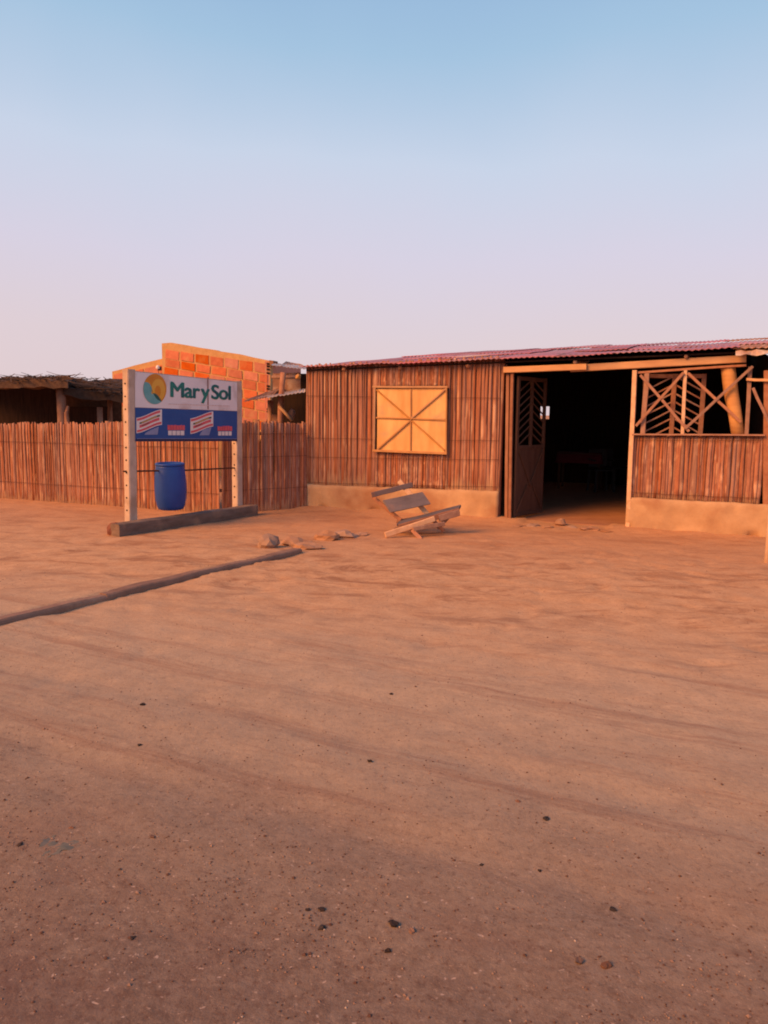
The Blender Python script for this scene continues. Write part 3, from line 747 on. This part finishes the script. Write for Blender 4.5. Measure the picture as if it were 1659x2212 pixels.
for X0, X1, yt, ym, yb in ((556, 788, 866, 930, 998), (1220, 1416, 880, 940, 1002)):
    x = X0; n = 6; wd_ = (X1-X0)/n
    for i in range(n): flat('printed_letter', [(x+2, yt+random.uniform(-6, 6)), (x+wd_-2, yt+random.uniform(-6, 6)), (x+wd_-2, ym), (x+2, ym)], .0118, M_red, bd); x += wd_
    x = X0+6; n = 4; wd_ = (X1-X0-12)/n
    for i in range(n): flat('printed_letter', [(x+3, ym+8), (x+wd_-3, ym+8), (x+wd_-4, yb), (x+4, yb)], .0118, M_cream, bd); x += wd_
# little lamp socket on the board's top edge
p = S(342, 800)
lamp = obj('lamp_bracket', box_v(p + Sd*.015 - Sn*.03, Sd*.035, Sn*.04, Z*.05), BOXF, M_iron, sgn)
bm_ = rock_mesh('lamp_bulb', M_cream, .025, .025, .032, 1, 2, 0.03)
inst('lamp_bulb', bm_, p + Z*.035 - Sn*.01, lamp)

# rod and barrel
rA, rB = S(284, 1018), S(520, 1011); rA = rA - Sn*.055; rB = rB - Sn*.055
rod = log('iron_rod', [rA - Sd*.08, rA.lerp(rB, .5) - Z*.012, rB + Sd*.08], [.011]*3, M_iron, None, sides=8, jit=.02)
tag(rod, 'thin dark iron rod spanning the two sign posts', 'rod')
bt, bb = S(376, 1000), S(376, 1100); hb = (bt-bb).length; rad = (S(400, 1050)-S(332, 1050)).length*.5*1.0
rad = 34*(S(366, 1050).y)/FPX
bc = bb - Sn*.055
bar = thing('blue_barrel', Vector((bc.x, bc.y, bc.z)), 'blue plastic barrel hanging from the rod under the signboard', 'barrel')
axisv = (Z + Sd*-.03 + Sn*.02).normalized(); xv = axisv.cross(Vector((0, 1, 0))).normalized(); yv = axisv.cross(xv)
def lathe(name, prof, parent, m, n=36, o=None):
    vs, fs = [], []
    for (r_, z) in prof:
        for k in range(n):
            a = 2*math.pi*k/n; vs.append(bc + axisv*z + xv*math.cos(a)*r_ + yv*math.sin(a)*r_)
    for i in range(len(prof)-1):
        for k in range(n): fs.append((i*n+k, i*n+(k+1) % n, (i+1)*n+(k+1) % n, (i+1)*n+k))
    fs.append(tuple(reversed(range(n)))); fs.append(tuple(range((len(prof)-1)*n, len(prof)*n)))
    return obj(name, vs, fs, m, parent, smooth=True)
q = hb
lathe('body', [(rad*.72, 0), (rad*.80, .008), (rad*.88, q*.08), (rad*.97, q*.22), (rad, q*.40), (rad*1.0, q*.55), (rad*.97, q*.72), (rad*.93, q*.84), (rad*.905, q*.875), (rad*.90, q*.90),
               (rad*.90, q*.93), (rad*.86, q*.955), (rad*.84, q*.955), (rad*.82, q*.93)], bar, M_barrel)
lathe('rim', [(rad*.865, q*.945), (rad*.915, q*.95), (rad*.92, q*.985), (rad*.88, q*1.0), (rad*.80, q*1.0), (rad*.79, q*.965)], bar, M_barrel)

# sleeper
sl = obj('timber_sleeper', [], [], M_beamgrey)
bpy.data.objects.remove(sl)
hS = .15
def rough_beam(name, A, B, nn, w_, h_, m, label, cat, n=24, zb=-.06, jz=.006, hend=None):
    d = B-A; L = d.length; vs, fs = [], []
    for i in range(n+1):
        f = i/n; c = A + d*f; cc = [0]
        def jj(a=.005):
            cc[0] += 1; return a*noise.noise(Vector((f*L*1.6, cc[0]*3.7, h_)))
        hh = (h_ if hend is None else lerp(h_, hend, f)) + jz*noise.noise(Vector((f*L*2.2, 3, h_*9)))
        for a, z in ((0, zb), (.004, hh*.5), (0, hh-.012), (-.014, hh), (-w_+.014, hh), (-w_, hh-.014), (-w_, zb)):
            vs.append(c + nn*(a+jj()) + Z*(z+jj(.004)))
    k = 7
    for i in range(n):
        for j in range(k): fs.append((i*k+j, i*k+(j+1) % k, (i+1)*k+(j+1) % k, (i+1)*k+j))
    fs.append(tuple(range(k))); fs.append(tuple(reversed(range(n*k, n*k+k))))
    o = obj(name, [tuple(v) for v in vs], fs, m); return tag(o, label, cat)
rough_beam('timber_sleeper', BA, BB, Sn, .16, .155, M_beamgrey, 'dark squared timber sleeper lying at the foot of the signboard', 'beam')
rke = rock_mesh('stone', mat('reddish_stone', (.17, .06, .04), (.26, .10, .06), scale=12), .11, .10, .11, 5.5)
e = bpy.data.objects.new('end_stone', rke); col.objects.link(e); ep = G(241, 1158); e.location = ep + Z*.05 + Vector((.02, .10, 0)); tag(e, 'dark red stone at the left end of the timber sleeper', 'stone')

# kerb
rough_beam('kerb_beam', KB - Kd*.02, KC, Kn, .11, .055, M_kerb, 'longer dark kerb beam nearer the house, half sunk in sand', 'kerb', n=40, jz=.018)
K0 = KA + (KA-KB).normalized()*.9; kn2 = (KB-KA).normalized(); kn2 = Vector((kn2.y, -kn2.x, 0))
rough_beam('kerb_beam', K0, KB - (KB-KA).normalized()*.015, kn2, .11, .05, M_kerb, 'kerb beam running out of the left edge of the picture', 'kerb', n=30, jz=.016, hend=.05)

# ------------------------------------------------------------------ bench (tipped over on its left end)
bn = thing('broken_bench', G(905, 1162), 'broken grey wooden bench tipped over in front of the house', 'bench')
def bb2(name, a, b, wid, thick, m, tilt=0.0, wdir=None, n=4):
    A, B = PD(*a), PD(*b); d = (B-A).normalized()
    wv_ = wdir.normalized() if wdir else (Vector((0, -1, 0)) - d*d.dot(Vector((0, -1, 0)))).normalized().cross(d)
    tv_ = d.cross(wv_).normalized()
    return board(name, A, B, wv_*wid, tv_*thick, m, bn, n=n, jit=.003)
YB = 10.0
vdown = (PD(929, 1087, YB+.02) - PD(909, 1064, YB+.16))
bb2('back_rail', (803, 1069, YB+.20), (891, 1047, YB+.27), .065, .03, M_slate)
A_ = PD(836, 1094, YB+.10); B_ = PD(920, 1076, YB+.18)
board('back_board', A_, B_, (PD(845, 1107, YB+.04)-PD(828, 1081, YB+.20)), Vector((.6, -.5, .55)).normalized()*.024, M_slate, bn)
bb2('upright', (862, 1039, YB+.30), (928, 1116, YB+.17), .062, .035, M_pine)
bb2('upright', (806, 1074, YB+.30), (866, 1124, YB+.06), .05, .03, M_lath)
# seat planks running up to the right
bb2('seat_plank', (858, 1127, YB+.16), (948, 1110, YB+.28), .10, .03, M_wood, wdir=Vector((.25, 1, .15)))
bb2('seat_plank', (860, 1131, YB-.02), (994, 1095, YB+.14), .14, .03, M_slate, wdir=Vector((.25, 1, .2)))
bb2('seat_apron', (862, 1139, YB-.10), (992, 1103, YB+.06), .07, .025, M_lath)
bb2('end_block', (948, 1120, YB+.0), (992, 1107, YB+.05), .085, .04, M_lath)
bb2('skid_board', (832, 1155, YB-.30), (938, 1121, YB-.06), .066, .04, M_pine)
bb2('cross_rail', (893, 1143, YB-.22), (960, 1131, YB-.12), .05, .045, M_wood)
bb2('leg', (888, 1141, YB-.14), (911, 1167, YB-.36), .05, .04, M_lath)
bb2('leg', (938, 1126, YB-.02), (958, 1147, YB+.05), .05, .04, M_lath)
bb2('leg', (978, 1108, YB+.1), (945, 1141, YB+.12), .045, .04, M_wood)
bb2('leg', (874, 1132, YB+.1), (852, 1144, YB+.10), .045, .04, M_wood)

# ------------------------------------------------------------------ stones by the kerb end and the threshold
def stone(u, v, sx_, sy_, sz_, seed, label, m=M_rockm, rz=0.0, up=.35, name='stone', grp=None):
    p = G(u, v); me = rock_mesh('stone', m, sx_, sy_, sz_, seed, 2, .6)
    o = bpy.data.objects.new(name, me); col.objects.link(o); o.location = p + Z*sz_*up + Vector((0, sy_*.6, gh(p.x, p.y))); o.rotation_euler = (0, 0, rz)
    return tag(o, label, 'stone', grp)
stone(577, 1187, .12, .10, .105, 2.1, 'upright pale stone behind the end of the kerb')
stone(640, 1180, .17, .12, .065, 3.4, 'flat stone lying on the end of the kerb')
stone(664, 1188, .15, .10, .05, 4.2, 'low stone continuing the line of the kerb end')
stone(706, 1167, .15, .12, .07, 5.9, 'stone between the kerb end and the tipped bench')
stone(738, 1161, .22, .14, .07, 6.6, 'long half buried stone left of the bench')
stone(778, 1157, .10, .09, .03, 7.7, 'nearly buried stone right beside the bench')
for u, v, a, b, c, sd_, lb in ((1154, 1137, .11, .07, .03, 1.3, 'leftmost pale stone of the door threshold'), (1213, 1137, .09, .07, .075, 2.7, 'squarish upright stone in the middle of the threshold'),
                               (1237, 1141, .07, .06, .02, 9.7, 'small low stone beside the squarish threshold stone'), (1276, 1146, .14, .07, .03, 3.9, 'widest pale stone of the door threshold'), (1312, 1150, .08, .06, .015, 8.1, 'rightmost low stone of the door threshold'), (1185, 1141, .08, .06, .018, 5.1, 'low stone between the leftmost and squarish threshold stones'), (1120, 1137, .10, .07, .015, 4.4, 'flat stone under the left door leaf')):
    stone(u, v, a, b, c, sd_, lb)

# ------------------------------------------------------------------ pebbles on the road
PB = [(308, 1523, .016, 'dark pebble on the wheel track at left'), (302, 1611, .013, 'dark pebble below the one on the wheel track'), (799, 1646, .012, 'lone dark pebble in the middle of the yard'),
      (1180, 1770, .014, 'lone black pebble in the right half of the road'), (1118, 1731, .012, 'small brown pebble up and left of the lone black pebble'), (1040, 1862, .008, 'tiny dark pebble below the lone black pebble at left'),
      (1166, 1876, .008, 'tiny dark pebble straight below the lone black pebble'), (695, 1966, .013, 'upper of two black pebbles lying one above the other'), (695, 2006, .012, 'lower of two black pebbles lying one above the other'),
      (850, 2001, .016, 'slanted black pebble right of the pebble pair'), (838, 2055, .011, 'flat dark pebble below the slanted black pebble'), (890, 2014, .012, 'greyish pebble just right of the slanted black pebble'),
      (155, 1790, .010, 'black pebble above the grey plastic scrap'), (44, 1829, .011, 'dark pebble near the left edge beside the plastic scrap'), (330, 1809, .011, 'dark pebble right of the grey plastic scrap'),
      (1325, 1960, .012, 'dark pebble low in the right quarter of the road'), (1250, 2080, .014, 'brown lump near the bottom right'), (845, 1500, .012, 'small pebble in the yard below the bench'),
      (287, 2028, .009, 'tiny dark pebble near the bottom left'), (665, 1968, .008, 'tiny pebble left of the pebble pair'), (1310, 2088, .016, 'flat grey stone chip near the bottom right')]
for i, (u, v, r_, lb) in enumerate(PB):
    p = G(u, v); r_ *= .8; me = rock_mesh('pebble', M_pebbleb if 'brown' in lb or 'grey' in lb else M_pebble, r_*1.2, r_*.95, r_*.62, i*1.7, 2, .75)
    o = bpy.data.objects.new('pebble', me); col.objects.link(o); o.location = p + Z*(gh(p.x, p.y) + r_*.15); o.rotation_euler = (0, 0, i*1.3); tag(o, lb, 'pebble')
# grey plastic scrap
p = G(128, 1826); vs, fs = [], []; n = 12
for j in range(n+1):
    for i in range(n+1):
        x, y = (i/n-.5)*.15, (j/n-.5)*.17
        rr = 1 + .35*noise.noise(Vector((x*14, y*14, 2))); x *= rr; y *= rr
        vs.append(Vector((p.x+x, p.y+y, gh(p.x+x, p.y+y) - .0025 + .015*abs(noise.noise(Vector((x*22, y*22, 5)))))))
for j in range(n):
    for i in range(n):
        if ((i-5.5)**2 + (j-5.5)**2) < 30 + 14*noise.noise(Vector((i*.5, j*.5, 7))) and not (i > 7 and j < 3) and not (2 < i < 6 and 7 < j): fs.append((j*(n+1)+i, j*(n+1)+i+1, (j+1)*(n+1)+i+1, (j+1)*(n+1)+i))
tag(obj('plastic_scrap', vs, fs, M_rag, smooth=True), 'crumpled grey plastic scrap trodden into the road at lower left', 'scrap')
# loose gravel
r = random.Random(11); vs, fs, fm = [], [], []
OCT = [(1, 0, 0), (0, 1, 0), (-1, 0, 0), (0, -1, 0), (0, 0, 1), (0, 0, -1)]
OF = [(0, 1, 4), (1, 2, 4), (2, 3, 4), (3, 0, 4), (1, 0, 5), (2, 1, 5), (3, 2, 5), (0, 3, 5)]
cnt = 0
while cnt < 7000:
    y = 1.4 + 6.5*r.random()**1.9; x = r.uniform(-.62, .62)*y
    if noise.noise(Vector((x*.9, y*.9, 4))) + .25*noise.noise(Vector((x*3, y*3, 4))) < r.uniform(-.5, .35): continue
    if y + .30*x > 2.6 and r.random() < .6: continue
    s = r.uniform(.0018, .0046)*(1.6 if r.random() < .07 else 1); a = r.uniform(0, 6.28); z = gh(x, y); b = len(vs)
    for (ox, oy, oz) in OCT:
        k1, k2, k3 = r.uniform(.7, 1.3), r.uniform(.7, 1.3), r.uniform(.5, .8)
        vs.append((x + s*(ox*math.cos(a)*k1 - oy*math.sin(a)*k2), y + s*(ox*math.sin(a)*k1 + oy*math.cos(a)*k2), z + s*oz*k3 + s*.3))
    t = r.random(); mi = 0 if t < .50 else (1 if t < .955 else 2)
    for f in OF: fs.append(tuple(b+i for i in f)); fm.append(mi)
    cnt += 1
M_gr1 = mat('gravel_dark', (.075, .035, .027), (.14, .07, .05), scale=40, rough=.95, bump=0)
M_gr2 = mat('gravel_mid', (.22, .125, .09), (.32, .20, .145), scale=40, rough=.95, bump=0)
M_gr3 = mat('gravel_pale', (.38, .27, .21), (.48, .36, .28), scale=40, rough=.9, bump=0)
g = obj('gravel', vs, fs, None, mats=[M_gr1, M_gr2, M_gr3], fm=fm); tag(g, 'loose fine gravel scattered over the road in the foreground', 'gravel', None, 'stuff')

# ------------------------------------------------------------------ unfinished brick house behind
BY = 18.5; Bn = Vector((-.22, -.975, 0)).normalized(); Bo = Vector((-3.5, BY, 0)); Bd = Vector((-Bn.y, Bn.x, 0))
def B5(x, y, d=0.0): return onplane((400 + x*.5124)*.54, (1350 + y*.5124)*.54, Bo + Bn*d, Bn)
bh = thing('brick_house', Vector((-3.2, BY, 0)), 'unfinished orange clay block house with a stepped top behind the sign', 'house')
def prism(name, pts, d, t, m, parent, nrm=Bn):
    a = [p + nrm*d for p in pts]; b = [p + nrm*(d-t) for p in pts]; n = len(pts)
    return obj(name, a + b, [tuple(reversed(range(n))), tuple(range(n, 2*n))] + [(i, (i+1) % n, n+(i+1) % n, n+i) for i in range(n)], m, parent)
def Bz(p, z=-.1): return Vector((p.x, p.y, z))
tl, tm, tr = B5(482, 42), B5(560, 40), B5(1338, 184)
topline = [B5(482, 46), B5(556, 40), B5(690, 62), B5(770, 78), B5(905, 98), B5(925, 106), B5(1090, 130), B5(1180, 152), B5(1330, 182)]
wm = prism('wall', [Bz(B5(482, 46))] + topline + [Bz(B5(1322, 182))], 0, .16, M_mortar, bh); wm['label'] = 'tall block wall with a mortar capped sloping top'
wlft = prism('wall', [Bz(B5(55, 262)), B5(55, 262), B5(120, 246), B5(230, 214), B5(360, 182), B5(484, 152), Bz(B5(484, 152))], -.22, .16, M_mortar, bh); wlft['label'] = 'lower block wall at the left'
side = [B5(1318, 190), B5(1318, 190) + Vector((.75, .9, 0)), B5(1318, 190) + Vector((.75, .9, -1.0))]
a = B5(1322, 186)
sw = obj('wall', [Bz(a), Bz(a + Vector((.55, 1.6, 0))), a + Vector((.55, 1.6, -.06)), a, Bz(a - Vector((.1, 0, 0))), Bz(a + Vector((.4, 1.7, 0))), a + Vector((.4, 1.7, -.06)), a - Vector((.1, 0, 0))], BOXF, M_brick, bh); sw['label'] = 'shaded return wall'
def brickrow(parent, x0, y0, x1, y1, h0, h1, offs, dd, jit=3, w0=118, missing=()):
    x = x0 + offs; k = 0
    while x < x1-20:
        wv = w0*random.uniform(.94, 1.05); xe = min(x+wv, x1)
        if k not in missing:
            f0, f1 = (x-x0)/(x1-x0), (xe-x0)/(x1-x0)
            ya, yb_ = lerp(y0, y1, f0), lerp(y0, y1, f1); ha, hb_ = lerp(h0, h1, f0), lerp(h0, h1, f1)
            g_ = 8; j = lambda: random.uniform(-jit, jit)
            pts = [B5(x+g_+j(), ya+g_*.7+j(), 0), B5(xe-g_+j(), yb_+g_*.7+j(), 0), B5(xe-g_+j(), yb_+hb_-g_*.7+j(), 0), B5(x+g_+j(), ya+ha-g_*.7+j(), 0)]
            prism('brick', pts, dd + random.uniform(.008, .022), .05, M_brick, parent)
        x = xe; k += 1
brickrow(wm, 492, 86, 1318, 204, 76, 84, 14, 0)
brickrow(wm, 492, 160, 1318, 286, 68, 74, -40+50, 0, w0=125)
brickrow(wm, 492, 226, 1318, 358, 66, 76, 4, 0)
brickrow(wm, 492, 294, 1318, 432, 66, 78, 44, 0)
brickrow(wm, 492, 360, 1318, 508, 66, 80, 10, 0)
brickrow(wm, 492, 426, 1318, 586, 68, 80, 50, 0)
brickrow(wm, 492, 494, 1318, 660, 70, 80, 8, 0)
brickrow(wm, 492, 564, 1318, 740, 72, 80, 40, 0)
brickrow(wlft, 62, 282, 484, 200, 70, 72, 4, -.22, w0=120)
brickrow(wlft, 62, 350, 484, 268, 70, 72, 50, -.22, w0=120)
brickrow(wlft, 62, 418, 484, 340, 70, 72, 4, -.22, w0=120)
brickrow(wlft, 62, 486, 484, 412, 70, 72, 40, -.22, w0=120)
for y in (206, 226, 250, 278, 380, 402, 560, 580):     # hollow block ends in the toothed corner, inner shade painted as dark patches
    prism('block_cavity', [B5(1304, y-8), B5(1328, y-6), B5(1328, y+6), B5(1304, y+5)], .028, .01, M_hole, wm)
prism('roof_beam_end', [B5(1328, 178), B5(1358, 182), B5(1358, 212), B5(1330, 214)], .05, .3, M_wood, bh)

# ------------------------------------------------------------------ tin lean-to between the brick house and the cane house
lt = thing('tin_lean_to', Vector((-2.0, 14.5, 0)), 'ramshackle tin and timber lean-to squeezed between brick house and cane house', 'shed')
def c2(x, y, yy): return PD((450 + x*.4822)*.54, (1350 + y*.4822)*.54, yy)
YL = 14.2
def lsheet(name, pts, m, parent=lt, t=.012):
    return obj(name, pts + [p - Z*t for p in pts], BOXF, m, parent)
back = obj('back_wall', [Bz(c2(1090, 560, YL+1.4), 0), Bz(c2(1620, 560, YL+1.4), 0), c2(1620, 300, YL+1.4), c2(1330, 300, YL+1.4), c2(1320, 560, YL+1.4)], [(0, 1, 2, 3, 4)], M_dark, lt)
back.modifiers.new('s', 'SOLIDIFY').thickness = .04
def corr(A, B, C, D, m, parent, n=40, amp=.008):
    vs, fs = [], []
    for j in range(4):
        for i in range(n+1):
            p = A.lerp(B, i/n).lerp(D.lerp(C, i/n), j/3); vs.append(p + Z*(amp*math.sin(i*1.6) + .012*noise.noise(Vector((i*.2, j, A.x)))))
    b = len(vs); vs += [v - Z*.004 for v in vs]; k = n+1
    for j in range(3):
        for i in range(n): a = j*k+i; fs.append((a, a+1, a+k+1, a+k)); fs.append((b+a+k, b+a+k+1, b+a+1, b+a))
    for i in range(n): fs.append((i, b+i, b+i+1, i+1))
    return obj('roof_sheet', vs, fs, m, parent)
corr(c2(1085, 530, YL-.2), c2(1330, 486, YL-.1), c2(1420, 400, YL+1.0), c2(1240, 470, YL+1.0), M_rust, lt)
corr(c2(1270, 500, YL-.3), c2(1600, 450, YL-.3), c2(1600, 425, YL+.7), c2(1400, 455, YL+.7), M_zinc, lt)
corr(c2(1310, 228, YL+.3), c2(1600, 262, YL+.3), c2(1660, 240, YL+1.5), c2(1340, 215, YL+1.5), M_zinc, lt)
corr(c2(1400, 225, YL+1.2), c2(1620, 250, YL+1.2), c2(1560, 222, YL+2.6), c2(1440, 198, YL+2.6), M_rust, lt)
log('post', [Bz(c2(1390, 700, YL)), c2(1395, 560, YL), c2(1405, 420, YL), c2(1418, 290, YL)], [.06, .055, .05, .05], M_lath, lt)
log('brace', [c2(1380, 568, YL-.05), c2(1490, 690, YL-.05)], [.03, .028], M_beam, lt, sides=7)
log('post', [Bz(c2(1300, 640, YL+.6)), c2(1310, 520, YL+.6)], [.05, .05], M_wood, lt)
lsheet('plank', [c2(1320, 640, YL+.3), c2(1400, 640, YL+.3), c2(1400, 700, YL+.2), c2(1320, 700, YL+.2)], M_rust)
rg = rock_mesh('bundle', M_lath, .07, .06, .13, 2.2); inst('bundle', rg, c2(1480, 650, YL+.1), lt, (0, .3, 0))
log('rail', [c2(1320, 330, YL+.3), c2(1560, 330, YL+.3)], [.035, .035], M_wood, lt, sides=7)
inst('rafter_end', rock_mesh('block', M_beam, .055, .06, .055, .2, 1, .05), c2(1540, 328, YL-.6), lt)
obj('tin_wall', [c2(1330, 300, YL+.9), c2(1560, 290, YL+.9), c2(1560, 440, YL+.9), c2(1330, 470, YL+.9)], [(0, 1, 2, 3)], M_rust, lt).modifiers.new('s', 'SOLIDIFY').thickness = .01

# ------------------------------------------------------------------ thatched shelter behind the fence at left
ram = thing('thatched_shelter', Vector((-5.5, 16, 0)), 'dark thatched shelter on rough forked posts behind the left fence', 'shelter')
YR = 15.3
def c1(x, y, yy): return PD(x*.4219*.54, (1350 + y*.4219)*.54, yy)
def rl(name, pts, rad_, m): return log(name, pts, rad_, m, ram)
a, b, c = c1(575, 440, YR), c1(582, 640, YR), c1(590, 860, YR)
rl('forked_post', [Bz(c), c, b, a], [.095, .09, .088, .092], M_lath)
rl('forked_post', [Bz(c1(640, 860, YR-.05)), c1(636, 800, YR-.05), c1(628, 720, YR-.05), c1(645, 650, YR-.05)], [.05, .045, .04, .022], M_lath)
rl('post', [Bz(c1(945, 860, YR+.5)), c1(945, 660, YR+.5)], [.06, .055], M_lath)
rl('post', [Bz(c1(1045, 860, YR+.9)), c1(1040, 560, YR+.9)], [.05, .05], M_wood)
rl('post', [Bz(c1(-300, 860, YR-.2)), c1(-300, 470, YR-.2)], [.09, .085], M_wood)
rl('eave_pole', [c1(-420, 500, YR-.2), c1(0, 468, YR-.2), c1(200, 452, YR-.2), c1(360, 425, YR-.2)], [.035, .038, .038, .035], M_lath)
rl('eave_pole', [c1(340, 430, YR-.15), c1(640, 440, YR+.1), c1(1180, 520, YR+.3)], [.055, .055, .05], M_thdark)
# thatch body: lumpy slab
def slab_noise(name, q, t, m, nx_=30, ny_=10, amp=.06):
    vs, fs = [], []
    for j in range(ny_+1):
        for i in range(nx_+1):
            p = q[0].lerp(q[1], i/nx_).lerp(q[3].lerp(q[2], i/nx_), j/ny_); vs.append(p + Z*(amp*noise.noise(p*1.6) + amp*.5*noise.noise(p*5)))
    b = len(vs); vs += [v - Z*(t + .03*noise.noise(v*4)) for v in vs]; k = nx_+1
    for j in range(ny_):
        for i in range(nx_): a = j*k+i; fs.append((a, a+1, a+k+1, a+k)); fs.append((b+a+k, b+a+k+1, b+a+1, b+a))
    for i in range(nx_): fs.append((i, b+i, b+i+1, i+1)); a = ny_*k+i; fs.append((a+1, b+a+1, b+a, a))
    for j in range(ny_): a = j*k; fs.append((a+k, b+a+k, b+a, a)); a = j*k+nx_; fs.append((a, b+a, b+a+k, a+k))
    return obj(name, vs, fs, m, ram)
rq = [c1(-420, 428, YR-.45), c1(640, 400, YR-.45), c1(700, 378, YR+3.2), c1(-420, 395, YR+3.2)]
th = slab_noise('thatch', rq, .13, M_thatch)
rq2 = [c1(600, 470, YR-.1), c1(1170, 545, YR+.1), c1(1170, 410, YR+3.0), c1(600, 385, YR+3.0)]
th2 = slab_noise('thatch', rq2, .16, M_thdark)
r = random.Random(3)
for (q, m, par, n_) in ((rq, M_thatch, th, 420), (rq2, M_thdark, th2, 300)):
    vs, fs = [], []
    for i in range(n_):
        a_, b_ = r.random(), r.random()**1.8
        p = q[0].lerp(q[1], a_).lerp(q[3].lerp(q[2], a_), b_) + Z*r.uniform(.0, .06)
        d = Vector((r.uniform(-1, 1), r.uniform(-1, .3), r.uniform(-.2, .11))).normalized()*r.uniform(.12, .42); t = d.cross(Z).normalized()*r.uniform(.006, .015)
        k = len(vs); vs += [p-t, p+t, p+d+t*.4, p+d-t*.4, p-t-Z*.012, p+t-Z*.012, p+d+t*.4-Z*.006, p+d-t*.4-Z*.006]
        fs += [tuple(k+i_ for i_ in f) for f in BOXF]
    tag(obj('thatch_straw', vs, fs, m, par), None, None, None, 'stuff')
bw = [c1(-450, 880, YR+3.3), c1(700, 880, YR+3.3), c1(700, 400, YR+3.3), c1(-450, 400, YR+3.3)]
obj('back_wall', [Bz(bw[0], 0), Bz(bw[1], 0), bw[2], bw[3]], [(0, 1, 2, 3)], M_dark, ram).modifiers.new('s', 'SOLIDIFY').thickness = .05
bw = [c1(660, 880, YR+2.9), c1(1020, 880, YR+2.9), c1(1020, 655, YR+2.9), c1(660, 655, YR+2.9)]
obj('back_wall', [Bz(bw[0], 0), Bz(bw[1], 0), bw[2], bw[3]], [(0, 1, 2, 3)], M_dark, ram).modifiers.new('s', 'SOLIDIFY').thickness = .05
bw = [c1(560, 800, YR+3.1), c1(1150, 800, YR+3.1), c1(1150, 540, YR+3.1), c1(560, 540, YR+3.1)]
obj('back_wall', bw, [(0, 1, 2, 3)], M_thatch, ram).modifiers.new('s', 'SOLIDIFY').thickness = .05

# ------------------------------------------------------------------ right edge: a pale stake beside the house corner
p = G(1657, 1215); p.z = -.1
st = log('stake', [p, p + Z*.5 + Vector((.004, 0, 0)), p + Z*.92], [.035, .032, .03], M_pine, None, sides=9); tag(st, 'pale wooden stake at the right edge in front of the house corner', 'stake')

# ------------------------------------------------------------------ things in the dark room
def inside(u, v, d): return onplane(u, v, WA + Win*d, Wn)
p = inside(1255, 985, 5.6); p.z = .02
tb = thing('dining_table', p, 'small table under a pink cloth tinted dark for shade deep inside the doorway', 'table')
board('tabletop', p + Z*.74 - Wd*.45, p + Z*.74 + Wd*.45, Win*.6, Z*.03, M_door, tb, jit=0)
for a in (-.4, .4):
    for b in (-.24, .24): board('leg', p + Wd*a + Win*b, p + Wd*a + Win*b + Z*.72, Wd*.05, Win*.05, M_door, tb, n=1, jit=0)
vs, fs = [], []
for j in range(9):
    for i in range(13):
        a, b = (i/12-.5)*1.06, (j/8-.5)*.76; ov = max(abs(a)-.46, abs(b)-.31, 0)
        vs.append(p + Wd*max(-.48, min(.48, a)) + Win*max(-.33, min(.33, b)) + Z*(.763 - min(ov*3.2, .22) + .006*noise.noise(Vector((i, j, 0)))))
for j in range(8):
    for i in range(12): q = j*13+i; fs.append((q, q+1, q+14, q+13))
tag(obj('tablecloth', vs, fs, M_cloth, smooth=True), 'pink cloth tinted dark for shade spread over the table inside the doorway', 'tablecloth')
def chair(u, v, d, rz, label):
    p = inside(u, v, d); p.z = .02
    ch_ = thing('plastic_chair', p, label, 'chair', 'chairs inside the doorway')
    x = (Wd*math.cos(rz) + Win*math.sin(rz)); y = Z.cross(x)
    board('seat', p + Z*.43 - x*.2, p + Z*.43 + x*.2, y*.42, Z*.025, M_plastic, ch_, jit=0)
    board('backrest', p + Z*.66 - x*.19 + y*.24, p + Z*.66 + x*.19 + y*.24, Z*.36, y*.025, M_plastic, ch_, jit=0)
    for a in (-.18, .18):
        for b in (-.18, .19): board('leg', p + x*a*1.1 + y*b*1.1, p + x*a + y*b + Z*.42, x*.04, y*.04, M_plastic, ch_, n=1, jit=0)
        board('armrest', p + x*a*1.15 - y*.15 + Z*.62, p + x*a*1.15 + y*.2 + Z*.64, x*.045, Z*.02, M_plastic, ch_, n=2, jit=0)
chair(1300, 1010, 5.2, .5, 'nearer white plastic chair tinted dark for shade right of the table inside the doorway')
chair(1328, 1000, 6.0, 2.4, 'white plastic chair tinted dark for shade farther back in the doorway, by the right post')
